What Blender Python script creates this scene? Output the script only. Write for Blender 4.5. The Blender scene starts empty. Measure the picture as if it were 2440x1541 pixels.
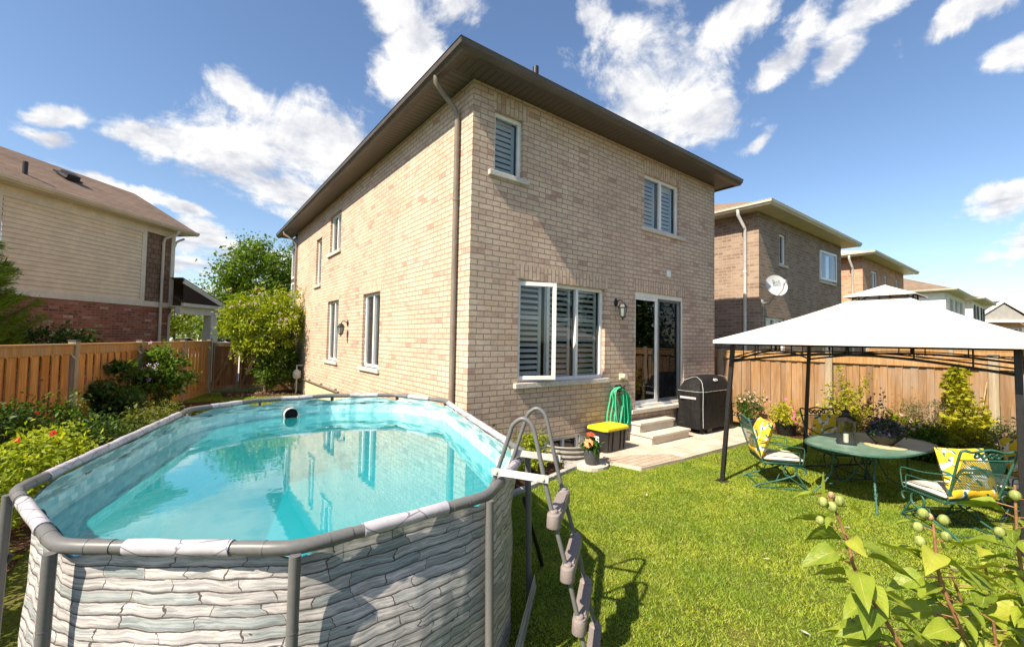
import bpy, math, random
import numpy as np
from mathutils import Vector, Matrix, Euler
random.seed(7); RNG = np.random.default_rng(11)
R = math.radians
sc = bpy.context.scene
C = sc.collection
# ------------------------------------------------------------------ camera
cam_d = bpy.data.cameras.new('camera'); cam = bpy.data.objects.new('camera', cam_d); C.objects.link(cam)
rt = Vector((0.79442573, -0.60710165, 0.01775815)); up = Vector((-0.03660132, -0.01866883, 0.99915555)); fw = Vector((0.60625746, 0.79440485, 0.03705172))
mw = Matrix.Identity(4)
for i in range(3):
    mw[i][0] = rt[i]; mw[i][1] = up[i]; mw[i][2] = -fw[i]
mw[0][3], mw[1][3], mw[2][3] = -3.08144, -5.01261, 1.84366
cam.matrix_world = mw
cam_d.sensor_width = 36; cam_d.sensor_fit = 'HORIZONTAL'; cam_d.lens = 1022.87 / 2440 * 36
cam_d.clip_start = 0.05; cam_d.clip_end = 2000
sc.camera = cam
# ------------------------------------------------------------------ exposure
sc.view_settings.view_transform = 'Standard'; sc.view_settings.look = 'None'
sc.view_settings.gamma = 1; sc.view_settings.use_curve_mapping = False
sc.view_settings.exposure = 0.98
sc.render.engine = 'CYCLES'
sc.cycles.max_bounces = 8; sc.cycles.transparent_max_bounces = 24; sc.cycles.diffuse_bounces = 4; sc.cycles.glossy_bounces = 4
# ------------------------------------------------------------------ sun
SUN = Vector((-1.0, -0.125, 1.05)).normalized()
sl = bpy.data.lights.new('sun', 'SUN'); sl.energy = 5.0; sl.angle = R(0.6); sl.color = (1.0, 0.875, 0.70)
so = bpy.data.objects.new('sun', sl); C.objects.link(so); so.rotation_euler = SUN.to_track_quat('Z', 'Y').to_euler()
so.location = SUN * 30
# ------------------------------------------------------------------ node helpers
class N:
    def __init__(s, nt): s.nt = nt
    def new(s, t, **k):
        n = s.nt.nodes.new(t)
        for a, b in k.items(): setattr(n, a, b)
        return n
    def put(s, inp, v):
        if v is None: return
        if isinstance(v, bpy.types.NodeSocket): s.nt.links.new(v, inp)
        else:
            if isinstance(v, (tuple, list)) and len(v) == 3 and inp.type == 'RGBA': v = (*v, 1)
            inp.default_value = v
    def math(s, op, a, b=None, c=None, clamp=False):
        n = s.new('ShaderNodeMath', operation=op, use_clamp=clamp); s.put(n.inputs[0], a)
        if b is not None: s.put(n.inputs[1], b)
        if c is not None: s.put(n.inputs[2], c)
        return n.outputs[0]
    def vm(s, op, a, b=None, out=0):
        n = s.new('ShaderNodeVectorMath', operation=op); s.put(n.inputs[0], a)
        if b is not None:
            if op == 'SCALE': s.put(n.inputs[3], b)
            else: s.put(n.inputs[1], b)
        return n.outputs[out]
    def tc(s, o='Object'): return s.new('ShaderNodeTexCoord').outputs[o]
    def mapping(s, v, scale=(1,1,1), loc=(0,0,0), rot=(0,0,0), typ='POINT'):
        n = s.new('ShaderNodeMapping', vector_type=typ); s.put(n.inputs[0], v); n.inputs['Scale'].default_value = scale
        n.inputs['Location'].default_value = loc; n.inputs['Rotation'].default_value = rot
        return n.outputs[0]
    def noise(s, v, scale=5, detail=4, rough=.55, dist=0, out=0):
        n = s.new('ShaderNodeTexNoise'); s.put(n.inputs['Vector'], v); n.inputs['Scale'].default_value = scale
        n.inputs['Detail'].default_value = detail; n.inputs['Roughness'].default_value = rough; n.inputs['Distortion'].default_value = dist
        return n.outputs[out]
    def vor(s, v, scale=5, feat='F1', out=0, rnd=1):
        n = s.new('ShaderNodeTexVoronoi', feature=feat); s.put(n.inputs['Vector'], v); n.inputs['Scale'].default_value = scale
        n.inputs['Randomness'].default_value = rnd
        return n.outputs[out]
    def ramp(s, f, stops, interp='LINEAR'):
        n = s.new('ShaderNodeValToRGB'); s.put(n.inputs[0], f); e = n.color_ramp.elements; n.color_ramp.interpolation = interp
        while len(e) < len(stops): e.new(0.5)
        for el, (p, c) in zip(e, stops):
            el.position = p; el.color = (*c, 1) if len(c) == 3 else c
        return n.outputs[0]
    def mix(s, f, a, b, mode='MIX'):
        n = s.new('ShaderNodeMix', data_type='RGBA', blend_type=mode); s.put(n.inputs[0], f); s.put(n.inputs[6], a); s.put(n.inputs[7], b)
        return n.outputs[2]
    def step(s, f, a, b):
        n = s.new('ShaderNodeMapRange', interpolation_type='SMOOTHSTEP'); s.put(n.inputs[0], f); n.inputs[1].default_value = a; n.inputs[2].default_value = b
        return n.outputs[0]
    def bump(s, h, strength=.3, dist=.01, normal=None):
        n = s.new('ShaderNodeBump'); s.put(n.inputs['Height'], h); n.inputs['Strength'].default_value = strength; n.inputs['Distance'].default_value = dist
        if normal is not None: s.put(n.inputs['Normal'], normal)
        return n.outputs[0]
    def island(s): return s.new('ShaderNodeNewGeometry').outputs['Random Per Island']
    def hsv(s, c, h=.5, sa=1, v=1):
        n = s.new('ShaderNodeHueSaturation'); s.put(n.inputs['Color'], c); s.put(n.inputs['Hue'], h); s.put(n.inputs['Saturation'], sa); s.put(n.inputs['Value'], v)
        return n.outputs[0]
MATS = {}
def mat(name, base=(.5,.5,.5), rough=.6, spec=.4, metal=0, fn=None):
    if name in MATS: return MATS[name]
    m = bpy.data.materials.new(name); m.use_nodes = True; nt = m.node_tree
    b = nt.nodes['Principled BSDF']; n = N(nt)
    b.inputs['Base Color'].default_value = (*base, 1); b.inputs['Roughness'].default_value = rough
    b.inputs['Specular IOR Level'].default_value = spec; b.inputs['Metallic'].default_value = metal
    if fn: fn(n, b, nt.nodes['Material Output'])
    MATS[name] = m
    return m
def speck(base, amt=.15, scale=30, rough=.6, bump=.0, big=2.0, bigamt=.12, **k):
    """plain surface with dirt and tone variation"""
    def fn(n, b, o):
        co = n.tc()
        f = n.noise(co, scale, 5); g = n.noise(co, big, 3)
        c = n.mix(n.step(f, .3, .7), tuple(x*(1-amt) for x in base), tuple(min(1, x*(1+amt)) for x in base))
        c = n.mix(n.step(g, .35, .65), c, n.mix(1.0, c, (1-bigamt,)*3, 'MULTIPLY'))
        n.put(b.inputs['Base Color'], c)
        if bump: n.put(b.inputs['Normal'], n.bump(f, bump, .01))
    return dict(base=base, rough=rough, fn=fn, **k)
# ------------------------------------------------------------------ sky with clouds (world directions)
world = bpy.data.worlds.new('World'); sc.world = world; world.use_nodes = True
wn = N(world.node_tree); bg = world.node_tree.nodes['Background']
sky = wn.new('ShaderNodeTexSky', sky_type='NISHITA'); sky.sun_disc = False
sky.sun_elevation = math.asin(SUN.z); sky.sun_rotation = math.atan2(SUN.x, SUN.y); sky.air_density = 1.0; sky.dust_density = .6; sky.ozone_density = 1.3
d = wn.tc('Generated')
sep = wn.new('ShaderNodeSeparateXYZ'); wn.put(sep.inputs[0], d)
zz = wn.math('MAXIMUM', sep.outputs[2], 0.03)
pl = wn.vm('SCALE', d, wn.math('DIVIDE', 1.0, wn.math('ADD', zz, .12)))
BLOBS = [ # direction, half width (along), half height (up), tilt deg
 ((-.035,.937,.335), .085, .035, 8), ((.062,.931,.335), .14, .08, 4), ((.198,.899,.36), .14, .095, 0), ((.13,.944,.29), .13, .055, -10), ((.075,.90,.435), .06, .03, -30), ((.28,.87,.32), .09, .06, 0),
 ((.342,.758,.555), .055, .085, 15), ((.272,.752,.61), .06, .04, 0), ((.384,.688,.63), .07, .05, 20), ((.31,.80,.50), .04, .05, 0),
 ((.70,.485,.50), .15, .125, 10), ((.67,.50,.565), .08, .07, -10), ((.765,.43,.435), .14, .075, -12), ((.60,.52,.61), .035, .07, 35), ((.665,.42,.63), .10, .045, 10), ((.85,.36,.385), .05, .02, 20),
 ((.745,.34,.585), .09, .04, 30), ((.809,.276,.52), .07, .04, 45), ((.849,.223,.485), .06, .035, 40), ((.80,.31,.49), .07, .03, 50),
 ((.846,.149,.545), .12, .035, 15), ((.877,.05,.48), .10, .03, 12), ((.908,.046,.40), .03, .03, 30),
 ((.033,.985,.175), .10, .04, 0), ((.015,.991,.118), .14, .022, 0), ((.10,.985,.145), .09, .03, 0), ((-.02,.995,.07), .16, .018, 0),
 ((-.167,.928,.332), .04, .02, 20), ((-.17,.94,.295), .045, .018, 0), ((-.11,.962,.249), .07, .016, -12), ((.0,.965,.225), .05, .012, -15),
 ((.973,.05,.222), .07, .028, 25), ((.987,.02,.156), .07, .035, 20), ((.994,.04,.089), .08, .015, 5), ((.99,.12,.045), .13, .015, 0), ((.836,.355,.375), .04, .018, 30),
 ((-.6,.55,.55), .3, .14, 10), ((-.5,-.5,.7), .35, .2, 0), ((.4,-.7,.55), .4, .16, 20), ((.9,-.4,.3), .25, .07, 0), ((.2,.4,.85), .22, .12, 30), ((.45,.15,.88), .14,.09,0) ]
warp = wn.vm('SCALE', wn.vm('SUBTRACT', wn.noise(wn.vm('SCALE', d, 5.0), 1.0, 5, .6, out=1), (.5,.5,.5)), .10)
dw = wn.vm('ADD', d, warp)
acc = None
for c, a, b_, t in BLOBS:
    c = Vector(c).normalized(); h = Vector((0,0,1)).cross(c).normalized() * -1; v = c.cross(h).normalized()
    if v.z < 0: v = -v
    h2 = h*math.cos(R(t)) + v*math.sin(R(t)); v2 = c.cross(h2).normalized()
    M3 = Matrix((h2, v2, h2.cross(v2))).transposed()
    p = wn.mapping(dw, scale=(a, b_, .5), loc=c, rot=M3.to_euler(), typ='TEXTURE')
    L = wn.vm('LENGTH', p, out=1)
    w_ = wn.math('SUBTRACT', 1.0, L)
    acc = w_ if acc is None else wn.math('SMOOTH_MAX', acc, w_, .18)
nz = wn.noise(pl, 2.6, 9, .62, .15)
nz2 = wn.noise(d, 8.0, 10, .66, .5)
dens = wn.math('ADD', acc, wn.math('ADD', wn.math('MULTIPLY', wn.math('SUBTRACT', nz, .5), 1.9), wn.math('MULTIPLY', wn.math('SUBTRACT', nz2, .5), 2.3)))
alpha = wn.step(dens, -.04, .62)
so_ = tuple(SUN*.05)
nzb = wn.noise(wn.vm('ADD', pl, tuple(SUN*.16)), 2.6, 6, .62, .15); nzc = wn.noise(wn.vm('ADD', d, so_), 8.0, 6, .66, .5)
lit = wn.math('ADD', wn.math('MULTIPLY', wn.math('SUBTRACT', nz, nzb), 1.1), wn.math('MULTIPLY', wn.math('SUBTRACT', nz2, nzc), .8))
lit = wn.math('ADD', lit, wn.math('MULTIPLY', wn.step(dens, .2, 1.3), -.10))
shade = wn.ramp(wn.math('ADD', lit, .5), [(.28, (3.5,3.65,4.1)), (.45, (4.9,4.95,5.1)), (.58, (6.0,5.9,5.75))])
skyc = wn.hsv(sky.outputs[0], .502, 1.08, 1.04)
col = wn.mix(alpha, skyc, shade)
wn.put(bg.inputs[0], col); bg.inputs[1].default_value = 0.094
# ------------------------------------------------------------------ mesh building
class MB:
    def __init__(s): s.v = []; s.f = []; s.uv = []; s.sm = []
    def face(s, pts, uvs=None, smooth=False):
        i = len(s.v); s.v += [tuple(p) for p in pts]; s.f.append(tuple(range(i, i+len(pts))))
        s.uv += list(uvs) if uvs else [(0, 0)]*len(pts); s.sm.append(smooth)
    def faceN(s, pts, n, uvs=None):
        P = [Vector(p) for p in pts]; nn = (P[1]-P[0]).cross(P[2]-P[0])
        if nn.dot(Vector(n)) < 0:
            pts = pts[::-1]; uvs = uvs[::-1] if uvs else None
        s.face(pts, uvs)
    def grid(s, rows, smooth=True, closed_u=False, uvf=None):
        """rows: list of lists of points"""
        base = len(s.v); nr = len(rows); nc = len(rows[0])
        for r in rows: s.v += [tuple(p) for p in r]
        for i in range(nr-1):
            for j in range(nc if closed_u else nc-1):
                k = (j+1) % nc
                s.f.append((base+i*nc+j, base+i*nc+k, base+(i+1)*nc+k, base+(i+1)*nc+j)); s.sm.append(smooth)
                if uvf: s.uv += [uvf(i, j), uvf(i, j+1), uvf(i+1, j+1), uvf(i+1, j)]
                else: s.uv += [(j/nc, i/nr), ((j+1)/nc, i/nr), ((j+1)/nc, (i+1)/nr), (j/nc, (i+1)/nr)]
    def box(s, c, size, rot=None, bev=0):
        hx, hy, hz = size[0]/2, size[1]/2, size[2]/2
        M = rot.to_matrix() if isinstance(rot, (Euler,)) else (rot if rot is not None else Matrix.Identity(3))
        c = Vector(c)
        def P(x, y, z): return c + M @ Vector((x, y, z))
        F = [((-1,-1,-1),(-1,1,-1),(1,1,-1),(1,-1,-1)), ((-1,-1,1),(1,-1,1),(1,1,1),(-1,1,1)), ((-1,-1,-1),(1,-1,-1),(1,-1,1),(-1,-1,1)),
             ((1,1,-1),(-1,1,-1),(-1,1,1),(1,1,1)), ((-1,1,-1),(-1,-1,-1),(-1,-1,1),(-1,1,1)), ((1,-1,-1),(1,1,-1),(1,1,1),(1,-1,1))]
        i0 = len(s.v)
        cs = [(-1,-1,-1),(1,-1,-1),(1,1,-1),(-1,1,-1),(-1,-1,1),(1,-1,1),(1,1,1),(-1,1,1)]
        for a in cs: s.v.append(tuple(P(a[0]*hx, a[1]*hy, a[2]*hz)))
        for q in F:
            s.f.append(tuple(i0+cs.index(a) for a in q)); s.sm.append(False)
            for a in q:
                x, y, z = a[0]*hx, a[1]*hy, a[2]*hz
                if q[0][2] == q[1][2] == q[2][2]: s.uv.append((x, y))
                elif q[0][1] == q[1][1] == q[2][1]: s.uv.append((x, z))
                else: s.uv.append((y, z))
    def box2(s, a, b):
        s.box([(a[i]+b[i])/2 for i in range(3)], [abs(b[i]-a[i]) for i in range(3)])
    def beam(s, a, b, w, h, upv=(0,0,1)):
        a = Vector(a); b = Vector(b); x = (b-a); L = x.length; x.normalize(); y = Vector(upv).cross(x).normalized(); z = x.cross(y)
        s.box((a+b)/2, (L, w, h), Matrix((x, y, z)).transposed())
    def tube(s, pts, r, seg=8, closed=False, caps=True):
        P = [Vector(p) for p in pts]; n = len(P)
        rr = r if isinstance(r, (list, tuple)) else [r]*n
        rows = []; prev = None
        for i in range(n):
            t = (P[(i+1) % n]-P[i-1]) if closed else (P[min(i+1, n-1)]-P[max(i-1, 0)])
            t.normalize()
            if prev is None:
                a = Vector((0,0,1)) if abs(t.z) < .9 else Vector((1,0,0)); x = t.cross(a).normalized()
            else:
                x = (prev - t*prev.dot(t)).normalized()
            prev = x; y = t.cross(x)
            rows.append([P[i]+(x*math.cos(2*math.pi*k/seg)+y*math.sin(2*math.pi*k/seg))*rr[i] for k in range(seg)])
        if closed: rows.append(rows[0])
        acc = [0]
        for i in range(1, len(rows)): acc.append(acc[-1]+(P[i % n]-P[i-1]).length)
        s.grid(rows, True, True, uvf=lambda i, j: (acc[i], j/seg))
        if caps and not closed:
            s.face(rows[0][::-1]); s.face(rows[-1])
    def lathe(s, prof, c=(0,0,0), seg=24, smooth=True):
        rows = [[(c[0]+r*math.cos(2*math.pi*k/seg), c[1]+r*math.sin(2*math.pi*k/seg), c[2]+z) for k in range(seg)] for r, z in prof]
        s.grid(rows, smooth, True)
    def disc(s, c, r, n=(0,0,1), seg=20):
        n = Vector(n).normalized(); a = Vector((0,0,1)) if abs(n.z) < .9 else Vector((1,0,0)); x = n.cross(a).normalized(); y = n.cross(x)
        s.faceN([Vector(c)+x*r*math.cos(2*math.pi*k/seg)+y*r*math.sin(2*math.pi*k/seg) for k in range(seg)], n)
    def prism(s, poly, z0, z1):
        n = len(poly); A = [(p[0], p[1], z0) for p in poly]; B = [(p[0], p[1], z1) for p in poly]
        s.faceN(A, (0,0,-1), [(p[0],p[1]) for p in poly]); s.faceN(B, (0,0,1), [(p[0],p[1]) for p in poly])
        ar = sum(poly[i][0]*poly[(i+1)%n][1]-poly[(i+1)%n][0]*poly[i][1] for i in range(n))
        for i in range(n):
            j = (i+1) % n; q = [A[i], A[j], B[j], B[i]]
            s.face(q if ar > 0 else q[::-1], [(0,z0),(1,z0),(1,z1),(0,z1)])
    def ball(s, c, r, seg=12, rings=8):
        r3 = r if isinstance(r, (tuple, list)) else (r, r, r)
        rows = []
        for i in range(rings+1):
            th = math.pi*i/rings - math.pi/2
            rows.append([(c[0]+r3[0]*math.cos(th)*math.cos(2*math.pi*k/seg), c[1]+r3[1]*math.cos(th)*math.sin(2*math.pi*k/seg), c[2]+r3[2]*math.sin(th)) for k in range(seg)])
        s.grid(rows, True, True)
    def build(s, name, m, parent=None, bevel=0):
        me = bpy.data.meshes.new(name); me.from_pydata(s.v, [], s.f)
        ul = me.uv_layers.new(name='UVMap')
        ul.data.foreach_set('uv', np.array(s.uv, dtype=np.float32).ravel())
        me.polygons.foreach_set('use_smooth', s.sm); me.update()
        me.materials.append(m)
        o = bpy.data.objects.new(name, me); C.objects.link(o)
        if parent is not None: o.parent = parent
        if bevel:
            md = o.modifiers.new('bevel', 'BEVEL'); md.width = bevel; md.segments = 2; md.limit_method = 'ANGLE'; md.angle_limit = R(40)
        return o
def tag(o, label=None, cat=None, group=None, kind=None):
    if label: o['label'] = label
    if cat: o['category'] = cat
    if group: o['group'] = group
    if kind: o['kind'] = kind
    return o
def thing(name, label, cat, loc=(0,0,0), rz=0, group=None):
    o = bpy.data.objects.new(name, None); C.objects.link(o); o.location = loc; o.rotation_euler = (0,0,rz); o.empty_display_size = .1
    return tag(o, label, cat, group)
def dup(root, loc=None, rz=None, label=None, group=None):
    r = root.copy(); C.objects.link(r)
    if loc is not None: r.location = loc
    if rz is not None: r.rotation_euler = (0,0,rz)
    if label: r['label'] = label
    if group: r['group'] = group
    for ch in list(root.children):
        c = ch.copy(); C.objects.link(c); c.parent = r
        for g in ch.children:
            d_ = g.copy(); C.objects.link(d_); d_.parent = c
    return r
def lerp(a, b, t): return a+(b-a)*t
def arc(c, r, a0, a1, n, ax=(1,0,0), ay=(0,0,1)):
    c = Vector(c); ax = Vector(ax); ay = Vector(ay)
    return [c+ax*r*math.cos(lerp(a0, a1, i/n))+ay*r*math.sin(lerp(a0, a1, i/n)) for i in range(n+1)]
def spline(P, n=6):
    P = [Vector(p) for p in P]; out = []
    for i in range(len(P)-1):
        p0 = P[max(i-1, 0)]; p1 = P[i]; p2 = P[i+1]; p3 = P[min(i+2, len(P)-1)]
        for k in range(n):
            t = k/n
            out.append(.5*((2*p1)+(p2-p0)*t+(2*p0-5*p1+4*p2-p3)*t*t+(3*p1-p0-3*p2+p3)*t**3))
    return out+[P[-1]]
# ------------------------------------------------------------------ leaves as numpy quads
def leaf_mesh(name, centers, size, m, parent=None, aspect=.5, droop=.3, dirs=None, jitter=.35, rng=RNG, upn=.8, fold=.25):
    """one small folded leaf (6 points, 4 faces) per centre"""
    n = len(centers); c = np.asarray(centers, float)
    if dirs is None:
        dirs = rng.normal(size=(n,3)); dirs[:,2] *= .6
    dirs = dirs + 0; dirs[:,2] -= droop
    dirs /= np.linalg.norm(dirs, axis=1, keepdims=True)+1e-9
    nr = rng.normal(size=(n,3))*.9; nr[:,2] += upn
    sd = np.cross(dirs, nr); sd /= np.linalg.norm(sd, axis=1, keepdims=True)+1e-9
    nm = np.cross(sd, dirs)
    L = (size*(1+jitter*rng.normal(size=n))).clip(size*.35, size*2.2)[:,None]; Wd = L*aspect*.5
    base = c; tip = c+dirs*L-nm*L*.12; lf = c+dirs*L*.45+sd*Wd+nm*Wd*fold; rg = c+dirs*L*.45-sd*Wd+nm*Wd*fold; mid = c+dirs*L*.5
    V = np.stack([base, lf, tip, rg], 1).reshape(-1,3)
    V = np.concatenate([V]); i = np.arange(n)*4
    loops = np.stack([i, i+1, i+2, i, i+2, i+3], 1).ravel()
    me = bpy.data.meshes.new(name); me.vertices.add(len(V)); me.vertices.foreach_set('co', V.astype(np.float32).ravel())
    me.loops.add(len(loops)); me.loops.foreach_set('vertex_index', loops.astype(np.int32))
    nf = n*2; me.polygons.add(nf); me.polygons.foreach_set('loop_start', np.arange(nf, dtype=np.int32)*3)
    try: me.polygons.foreach_set('loop_total', np.full(nf, 3, np.int32))
    except Exception: pass
    me.update(calc_edges=True); me.validate(); me.materials.append(m)
    o = bpy.data.objects.new(name, me); C.objects.link(o)
    if parent is not None: o.parent = parent
    return o
def clumps(center, rad, nc, nl, spread, rng=RNG, shell=.55, flat=1.0):
    """leaf points gathered in clumps through an uneven ellipsoid"""
    center = np.array(center, float); rad = np.array(rad, float)
    u = rng.normal(size=(nc,3)); u /= np.linalg.norm(u, axis=1, keepdims=True)
    r = (shell+(1-shell)*rng.random(nc))**.8
    r *= 1+.22*rng.normal(size=nc)*.5
    cc = center+u*r[:,None]*rad
    w = rng.random(nc)+.35; w /= w.sum()
    idx = rng.choice(nc, nl, p=w)
    sp = spread*(.6+.8*rng.random(nc))
    pts = cc[idx]+rng.normal(size=(nl,3))*sp[idx][:,None]*np.array([1,1,.75*flat])
    return cc, pts
def leafmat(name, c1, c2, c3, rough=.5, trans=.45, spec=.3):
    def fn(n, b, o):
        isl = n.island(); co = n.tc()
        cl = n.noise(co, 2.2, 2)
        col = n.ramp(isl, [(0, c1), (.5, c2), (1, c3)])
        col = n.mix(n.step(cl, .35, .68), n.mix(1.0, col, (.8,.84,.8), 'MULTIPLY'), n.mix(1.0, col, (1.15,1.1,.95), 'MULTIPLY'))
        n.put(b.inputs['Base Color'], col); b.inputs['Roughness'].default_value = rough
        tr = n.new('ShaderNodeBsdfTranslucent'); n.put(tr.inputs[0], n.mix(1.0, col, (1.25,1.3,.5), 'MULTIPLY'))
        mx = n.new('ShaderNodeMixShader'); mx.inputs[0].default_value = trans
        n.put(mx.inputs[1], b.outputs[0]); n.put(mx.inputs[2], tr.outputs[0]); n.put(o.inputs[0], mx.outputs[0])
    return mat(name, c2, rough, spec, fn=fn)
# ================================================================== MATERIALS
def brickmat(name, stops, mortar, bw=.247, bh=.0797, ms=.008, blotch=.35, relief=.5):
    def fn(n, b, o):
        uv = n.tc('UV')
        uvw = n.vm('ADD', uv, n.vm('SCALE', n.vm('SUBTRACT', n.noise(uv, 9, 3, out=1), (.5,.5,.5)), .006))
        t = n.new('ShaderNodeTexBrick'); n.put(t.inputs['Vector'], uvw); t.offset = .5
        t.inputs['Color1'].default_value = (0,0,0,1); t.inputs['Color2'].default_value = (1,1,1,1); t.inputs['Mortar'].default_value = (0,0,0,1)
        t.inputs['Scale'].default_value = 1; t.inputs['Brick Width'].default_value = bw; t.inputs['Row Height'].default_value = bh
        t.inputs['Mortar Size'].default_value = ms; t.inputs['Mortar Smooth'].default_value = .15
        # second random per brick
        t2 = n.new('ShaderNodeTexWhiteNoise', noise_dimensions='2D')
        row = n.math('FLOOR', n.math('DIVIDE', n.new_sep(uvw, 1), bh))
        off = n.math('MULTIPLY', n.math('MODULO', n.math('ADD', row, 1000), 2), .5)
        colx = n.math('FLOOR', n.math('ADD', n.math('DIVIDE', n.new_sep(uvw, 0), bw), off))
        cx = n.new('ShaderNodeCombineXYZ'); n.put(cx.inputs[0], colx); n.put(cx.inputs[1], row); n.put(t2.inputs['Vector'], cx.outputs[0])
        col = n.ramp(t2.outputs[0], stops)
        nn = n.noise(uv, 38, 6, .7); nb = n.noise(n.vm('MULTIPLY', uv, (1, 1.6, 1)), 14, 5, .7); big = n.noise(uv, .8, 6, .65)
        col = n.mix(n.math('MULTIPLY', n.step(nb, .48, .70), blotch), col, n.mix(1.0, col, (.66,.54,.50), 'MULTIPLY'))
        col = n.mix(n.math('MULTIPLY', n.step(nn, .45, .8), .35), col, n.mix(1.0, col, (1.3,1.3,1.28), 'MULTIPLY'))
        col = n.mix(n.step(big, .35, .65), n.mix(1.0, col, (.87,.85,.84), 'MULTIPLY'), n.mix(1.0, col, (1.05,1.04,1.02), 'MULTIPLY'))
        mc = n.mix(n.noise(uv, 20, 3), mortar, tuple(x*.75 for x in mortar))
        col = n.mix(t.outputs['Fac'], col, mc)
        n.put(b.inputs['Base Color'], col); b.inputs['Roughness'].default_value = .9; b.inputs['Specular IOR Level'].default_value = .15
        h = n.math('ADD', n.math('MULTIPLY', n.math('SUBTRACT', 1.0, t.outputs['Fac']), .35), n.math('MULTIPLY', nn, .45))
        h = n.math('ADD', h, n.math('MULTIPLY', nb, .4))
        n.put(b.inputs['Normal'], n.bump(h, relief, .012))
    return mat(name, stops[0][1], .9, .15, fn=fn)
def new_sep(s, v, i):
    q = s.new('ShaderNodeSeparateXYZ'); s.put(q.inputs[0], v); return q.outputs[i]
N.new_sep = new_sep
M_brick = brickmat('buff_brick', [(0,(.44,.30,.24)), (.05,(.52,.375,.295)), (.16,(.585,.44,.335)), (.6,(.615,.475,.36)), (.9,(.645,.515,.40)), (1,(.53,.41,.34))], (.33,.245,.19), relief=.6, blotch=.6)
M_brick_brown = brickmat('brown_brick', [(0,(.23,.165,.125)), (.3,(.28,.20,.15)), (.7,(.33,.245,.185)), (1,(.36,.275,.21))], (.40,.34,.28), bh=.088, blotch=.25)
M_brick_red = brickmat('red_brick', [(0,(.17,.07,.045)), (.25,(.24,.09,.055)), (.6,(.30,.12,.075)), (.88,(.34,.15,.10)), (1,(.46,.34,.26))], (.30,.22,.17), blotch=.35)
M_brick_orange = brickmat('orange_brick', [(0,(.42,.2,.12)), (.5,(.5,.27,.17)), (1,(.58,.34,.22))], (.55,.46,.38), bh=.095)
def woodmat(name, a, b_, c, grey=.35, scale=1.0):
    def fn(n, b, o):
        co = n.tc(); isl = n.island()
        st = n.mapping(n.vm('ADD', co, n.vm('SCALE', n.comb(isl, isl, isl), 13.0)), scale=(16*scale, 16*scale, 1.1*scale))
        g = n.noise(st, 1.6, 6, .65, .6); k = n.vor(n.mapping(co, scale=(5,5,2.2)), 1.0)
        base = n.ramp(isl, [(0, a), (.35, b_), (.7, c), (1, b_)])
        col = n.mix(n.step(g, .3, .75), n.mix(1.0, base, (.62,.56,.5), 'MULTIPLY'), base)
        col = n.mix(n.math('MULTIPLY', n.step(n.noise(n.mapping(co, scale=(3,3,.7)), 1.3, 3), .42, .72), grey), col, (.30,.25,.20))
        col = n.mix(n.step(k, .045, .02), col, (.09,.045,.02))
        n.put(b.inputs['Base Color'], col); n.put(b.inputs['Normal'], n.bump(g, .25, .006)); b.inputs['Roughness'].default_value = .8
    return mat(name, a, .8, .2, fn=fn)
def comb(s, a, b, c):
    q = s.new('ShaderNodeCombineXYZ'); s.put(q.inputs[0], a); s.put(q.inputs[1], b); s.put(q.inputs[2], c); return q.outputs[0]
N.comb = comb
M_cedar = woodmat('cedar_board', (.60,.28,.075), (.66,.34,.11), (.52,.23,.06), .12)
M_cedar_dark = woodmat('shaded_gate_board', (.26,.12,.055), (.33,.16,.07), (.2,.1,.05), .35)  # darker cedar copy for gate and short fence; shade is put into the colour
M_cedar_worn = woodmat('weathered_board', (.33,.185,.08), (.42,.25,.12), (.23,.145,.085), .65)
M_post = woodmat('pressure_treated_post', (.46,.40,.29), (.42,.36,.26), (.48,.41,.31), .35)
M_rail = woodmat('rail_board', (.46,.27,.11), (.5,.30,.13), (.40,.24,.11), .35)
M_stake = woodmat('bamboo_stake', (.6,.42,.24), (.62,.45,.28), (.55,.4,.22), .1)
def plain(name, base, rough=.6, amt=.12, scale=25, **k):
    kk = speck(base, amt, scale, rough, **k); kk.pop('rough'); b0 = kk.pop('base')
    return mat(name, b0, rough, fn=kk['fn'])
M_white = plain('white_vinyl', (.78,.78,.76), .4, .04, 12, bigamt=.06)
M_offwhite = plain('cream_trim', (.66,.60,.48), .5, .05, 12)
M_brown_metal = plain('brown_eavestrough', (.098,.076,.058), .42, .08, 15, bigamt=.18)
M_ds = plain('taupe_downspout', (.25,.205,.165), .45, .08, 12, bigamt=.15)
M_lime = plain('limestone_sill', (.58,.54,.48), .85, .25, 60, bump=.8)
M_conc = plain('parged_concrete', (.42,.40,.37), .9, .15, 20, bump=.3)
M_conc_y = plain('sunlit_parging', (.62,.52,.34), .9, .12, 12, bump=.2)  # lighter, warmer parging copy for the side wall; sunlight is put into its colour
M_step = plain('cast_concrete_step', (.60,.54,.46), .85, .14, 90, bump=.5, bigamt=.15)
M_dark = mat('dark_interior', (.012,.013,.014), .9, .1)  # near-black backing; the darkness of unlit rooms and openings is in the colour
M_black = plain('black_powder_coat', (.018,.017,.017), .42, .2, 30)
M_grey_tube = plain('grey_powder_tube', (.15,.15,.148), .38, .06, 60, bigamt=.14)
M_galv = plain('galvanised_steel', (.5,.49,.47), .45, .12, 14)
M_white_metal = plain('white_aluminium', (.74,.73,.70), .4, .05, 10)
def shutter(n, b, o):
    b.inputs['Roughness'].default_value = .45
M_shutter = mat('shutter_slat', (.75,.75,.70), .45, fn=shutter)
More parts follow.
